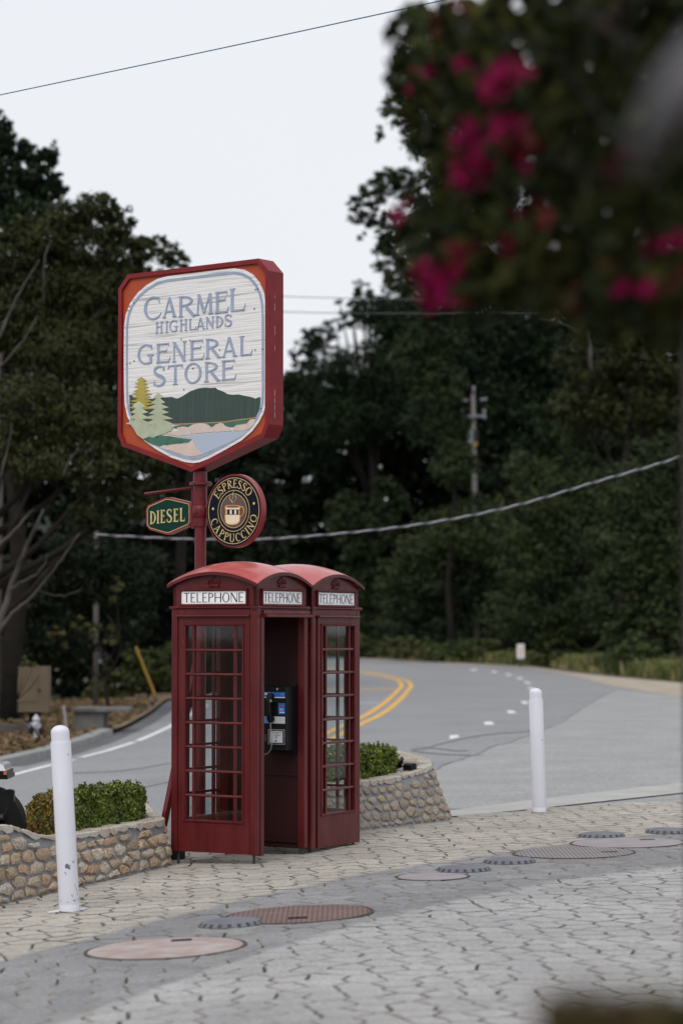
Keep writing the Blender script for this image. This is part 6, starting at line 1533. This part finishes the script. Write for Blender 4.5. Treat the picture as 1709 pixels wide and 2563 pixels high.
# wires
def wire(name, label, pts, r, m, seg=6, n=8):
    mb = MB(); mb.tube(smooth_line([tuple(p) for p in pts], n), r, seg); o = mb.build(name, m, None, smooth=True, org=pts[0]); tag(o, label, 'wire'); return o
wm = mat('wire_blue_black', (.02, .12, .24), rough=.5); wg = mat('wire_grey', (.07, .078, .085), rough=.6)
wire('overhead_wire', 'thin blue-black overhead wire crossing the sky at the top', [P(-400, 324, 25), P(0, 238, 22.5), P(556, 120.5, 20.5), P(1112, 0, 18.5), P(1700, -130, 17)], .0048, wm)
wire('overhead_wire', 'upper faint wire behind the store sign', [P(-200, 675, 64), P(8, 690, 64), P(300, 714, 64), P(800, 745, 64), P(1709, 752, 62), P(2100, 740, 64)], .011, wg)
wire('overhead_wire', 'lower faint wire behind the store sign', [P(-200, 712, 64), P(8, 727, 64), P(300, 751, 64), P(800, 783, 64), P(1709, 776, 62), P(2100, 762, 64)], .012, wg)
cab = thing('twisted_cable', 'thick twisted grey cable sagging from the right edge across the trees', 'cable', P(300, 1345, 46))
cl_ = smooth_line([tuple(P(240, 1338, 47)), tuple(P(372, 1345, 46.5)), tuple(P(517, 1350, 46)), tuple(P(700, 1347, 45)), tuple(P(1001, 1319, 43)), tuple(P(1258, 1273, 41)), tuple(P(1494, 1205, 39)), tuple(P(1709, 1140, 37)), tuple(P(2050, 1010, 34))], 40)
for k2, m_ in ((0, mat('cable_pale', (.34, .33, .37), rough=.5)), (1, mat('cable_dark', (.10, .095, .115), rough=.6))):
    mb = MB(); pts = []; s_ = 0; prev = None
    for q_ in cl_:
        q_ = Vector(q_); s_ += (q_-prev).length if prev is not None else 0; prev = q_; an = s_*2*pi/.62 + k2*pi; pts.append(q_ + Vector((0, -cos(an)*.012, sin(an)*.008)))
    mb.tube(pts, .014, 6); mb.build('strand', m_, cab, smooth=True)

# ------------------------------------------------------------------ bougainvillea and foreground
bg_ = thing('bougainvillea', 'out-of-focus bougainvillea with magenta flowers hanging at the upper right', 'climbing plant', (1.15, 6.4, 0))
r = np.random.default_rng(77); Vb = []; 
ML = leaf_mat('bougainvillea_leaf', [(.008, .014, .005), (.022, .028, .007), (.012, .018, .006), (.055, .058, .010), (.007, .010, .005)], rough=.7)
def bleaf(V, c, s, hang=.3):
    nr = r.normal(0, 1, 3); nr[1] -= .8; nr /= np.linalg.norm(nr); t = r.normal(0, .6, 3); t[2] -= hang*2.0; t -= nr*t.dot(nr); t /= np.linalg.norm(t); b = np.cross(nr, t)
    V += [c-t*s*.5, c-t*s*.15+b*s*.34, c+t*s*.55, c-t*s*.15-b*s*.34]
def blob(px, py, rx, ry, d0, d1, n, s):
    for _ in range(n):
        a = r.random()*2*pi; q = sqrt(r.random()); D = r.uniform(d0, d1); p = P(px+rx*q*cos(a), py+ry*q*sin(a), D); bleaf(Vb, np.array(p), s*r.uniform(.6, 1.3))
for b in ((1045, 90, 75, 80, 6.6, 7.6, 85), (1010, 190, 45, 60, 6.8, 7.6, 46), (1080, 200, 60, 60, 6.4, 7.4, 60), (1035, 285, 32, 50, 6.8, 7.5, 28), (1075, 340, 30, 40, 6.5, 7.2, 18), (1140, 120, 110, 120, 5.9, 7.5, 230),
          (1175, 300, 90, 120, 5.9, 7.4, 230), (1130, 440, 70, 60, 6, 7, 80), (1190, 480, 100, 100, 5.9, 7, 200), (1110, 560, 90, 60, 6, 7.2, 60), (1060, 610, 80, 70, 6, 7.4, 58), (1150, 640, 90, 90, 5.9, 7, 130), (1250, 640, 110, 110, 5.8, 7, 230), (1100, 720, 60, 40, 6.2, 7, 26), (1240, 740, 100, 40, 5.8, 6.6, 60),
          (1290, 150, 170, 170, 5.7, 7.4, 640), (1340, 400, 170, 190, 5.6, 7.4, 760), (1420, 650, 170, 120, 5.4, 7.0, 420), (1560, 200, 230, 280, 5.0, 7.2, 1300), (1640, 520, 180, 220, 4.8, 7, 900), (1600, 720, 150, 80, 5, 6.6, 220), (1400, 760, 90, 40, 5.2, 6.5, 50), (1480, 780, 60, 30, 5, 6.5, 26), (1500, 810, 110, 50, 5.2, 6.6, 30), (1660, 800, 70, 70, 5, 6.6, 50), (1200, 790, 50, 30, 5.8, 6.8, 10), (1560, 150, 200, 200, 6.4, 7.4, 500), (1600, 480, 170, 200, 6.2, 7.2, 420)):
    blob(*b[:6], int(b[6]*1.15), .055)
# unseen canopy above and right of the frame, added to block the sky
for _ in range(4200):
    bleaf(Vb, np.array((r.uniform(.35, 2.6), r.uniform(1.6, 7.4), r.uniform(3.35, 4.3))), .075*r.uniform(.7, 1.4))
for _ in range(1500):
    bleaf(Vb, np.array((r.uniform(.95, 2.4), r.uniform(4.2, 7.0), r.uniform(2.2, 3.5))), .07*r.uniform(.7, 1.4))
Vb = np.array(Vb) - np.array((1.15, 6.4, 0)); link('foliage', quads_mesh('foliage', Vb, [ML]), bg_)
MF = rand_mat('magenta_bract', [(.20, .0015, .045), (.10, .0015, .018), (.26, .002, .07), (.15, .0015, .035)], rough=.7, spec=.1, mode='island')
MF2 = rand_mat('red_bract', [(.11, .002, .014), (.07, .002, .008), (.15, .003, .022)], rough=.7, spec=.1, mode='island')
def flowers(px, py, rx, ry, D, n, s=.034, m=MF):
    V = []
    for _ in range(n):
        a = r.random()*2*pi; q = sqrt(r.random()); p = np.array(P(px+rx*q*cos(a), py+ry*q*sin(a), D+r.uniform(-.15, .15))); bleaf(V, p, s*r.uniform(.8, 1.3), 0)
    V = np.array(V) - np.array((1.15, 6.4, 0)); link('flower_cluster', quads_mesh('flower_cluster', V, [m]), bg_)['kind'] = 'stuff'
FZ = lambda D: min(D, 5.6) if D < 5.7 else D-.15
for f in ((1145, 15, 22, 22, 5.4, 8, MF2), (1105, 40, 25, 14, 6.5, 8, MF2), (1100, 80, 18, 14, 6.6, 6, MF2), (1068, 175, 30, 26, 6.6, 16, MF), (1022, 228, 9, 10, 6.9, 3, MF), (1165, 165, 28, 18, 5.9, 10, MF), (1275, 180, 45, 30, 5.0, 22, MF), (1232, 222, 28, 30, 5.2, 18, MF),
          (1535, 50, 22, 26, 3.8, 6, MF2), (1250, 320, 60, 30, 5.0, 22, MF), (1170, 350, 26, 46, 5.6, 26, MF), (1180, 420, 40, 40, 5.4, 28, MF), (1300, 350, 40, 34, 4.9, 14, MF2), (1310, 415, 20, 14, 4.9, 5, MF), (1125, 455, 14, 24, 6, 8, MF2), (1000, 540, 13, 22, 6.4, 9, MF), (1018, 505, 16, 14, 6.4, 4, MF2), (1335, 530, 36, 40, 4.8, 12, MF2),
          (1165, 620, 30, 28, 5.6, 16, MF2), (1140, 660, 22, 18, 5.7, 8, MF2), (1065, 690, 38, 32, 5.8, 32, MF), (1110, 685, 30, 26, 5.8, 20, MF), (1080, 745, 30, 24, 5.9, 20, MF), (1120, 750, 24, 18, 5.9, 9, MF), (1160, 755, 12, 14, 5.9, 4, MF2), (1270, 640, 22, 34, 5, 8, MF2), (1380, 640, 24, 24, 4.6, 6, MF2), (1545, 420, 26, 60, 3.8, 9, MF2),
          (1632, 615, 20, 28, 3.8, 10, MF), (1680, 600, 26, 24, 3.6, 8, MF), (1555, 715, 20, 18, 4, 7, MF), (1630, 730, 20, 18, 3.8, 6, MF), (1425, 745, 22, 30, 4.4, 6, MF2), (1700, 740, 26, 60, 3.2, 8, MF2), (1540, 660, 26, 20, 4, 5, MF2)):
    flowers(f[0], f[1], f[2]*1.25, f[3]*1.25, (4.75+.25*(f[4]-3.2)) if f[4] < 5.7 else f[4]-.2, int(f[5]*(1.25 if f[6] is MF else .8)), s=.031, m=f[6])
mb = MB(); rr = random.Random(9)
for i in range(14):
    a0 = P(rr.uniform(1500, 1700), rr.uniform(-100, 500), rr.uniform(4, 5.5)); a1 = P(rr.uniform(1040, 1350), rr.uniform(20, 760), rr.uniform(5.5, 7)); mb.tube([a0, a0.lerp(a1, .5)+Vector((0, 0, .06)), a1], [.008, .005, .002], 6)
mb.build('stem', mat('vine_stem', (.012, .010, .008), rough=.9, spec=.1), bg_)
mb = MB(); mb.tube([P(1800, 120, 2.1), P(1700, 240, 2.1), P(1630, 350, 2.15), P(1600, 420, 2.2)], [.028, .026, .018, .006], 10); mb.build('branch', mat('grey_stem', (.12, .115, .13), rough=.8), bg_, smooth=True)
pst = MB(); pst.box(P(1713, 0, 6.6).x, P(1713, 0, 6.6).x+.12, 6.6, 6.72, -.02, 3.6); o = pst.build('trellis_post', mat('dark_red_wood', (.035, .018, .016), rough=.8), None, org=(P(1713, 0, 6.6).x+.06, 6.66, 0)); tag(o, 'dark reddish wooden post at the extreme right edge', 'post')
fs = thing('foreground_shrub', 'very blurred dark shrub at the bottom right corner', 'shrub', (.30, 2.3, 0)); Vf = []
for _ in range(1500):
    p = P(rr.uniform(1370, 2100), 2585 + abs(rr.gauss(0, 150)) - 60*rr.random() - .16*(rr.uniform(1440, 2100)-1440)*.5, rr.uniform(2.1, 2.9)); bleaf(Vf, np.array(p), .035*rr.uniform(.7, 1.3), -.3)
Vf = np.array(Vf) - np.array((.30, 2.3, 0)); link('foliage', quads_mesh('foliage', Vf, [leaf_mat('dark_shrub_leaf', [(.02, .03, .01), (.05, .05, .015), (.08, .03, .015), (.03, .04, .012)])]), fs)
mb = MB(); mb.tube([(.42, 2.45, 0), (.40, 2.45, .8), (.38, 2.4, 1.3)], [.02, .015, .008], 6); mb.build('stem', M['bark'], fs)

print('objects', len(bpy.data.objects))
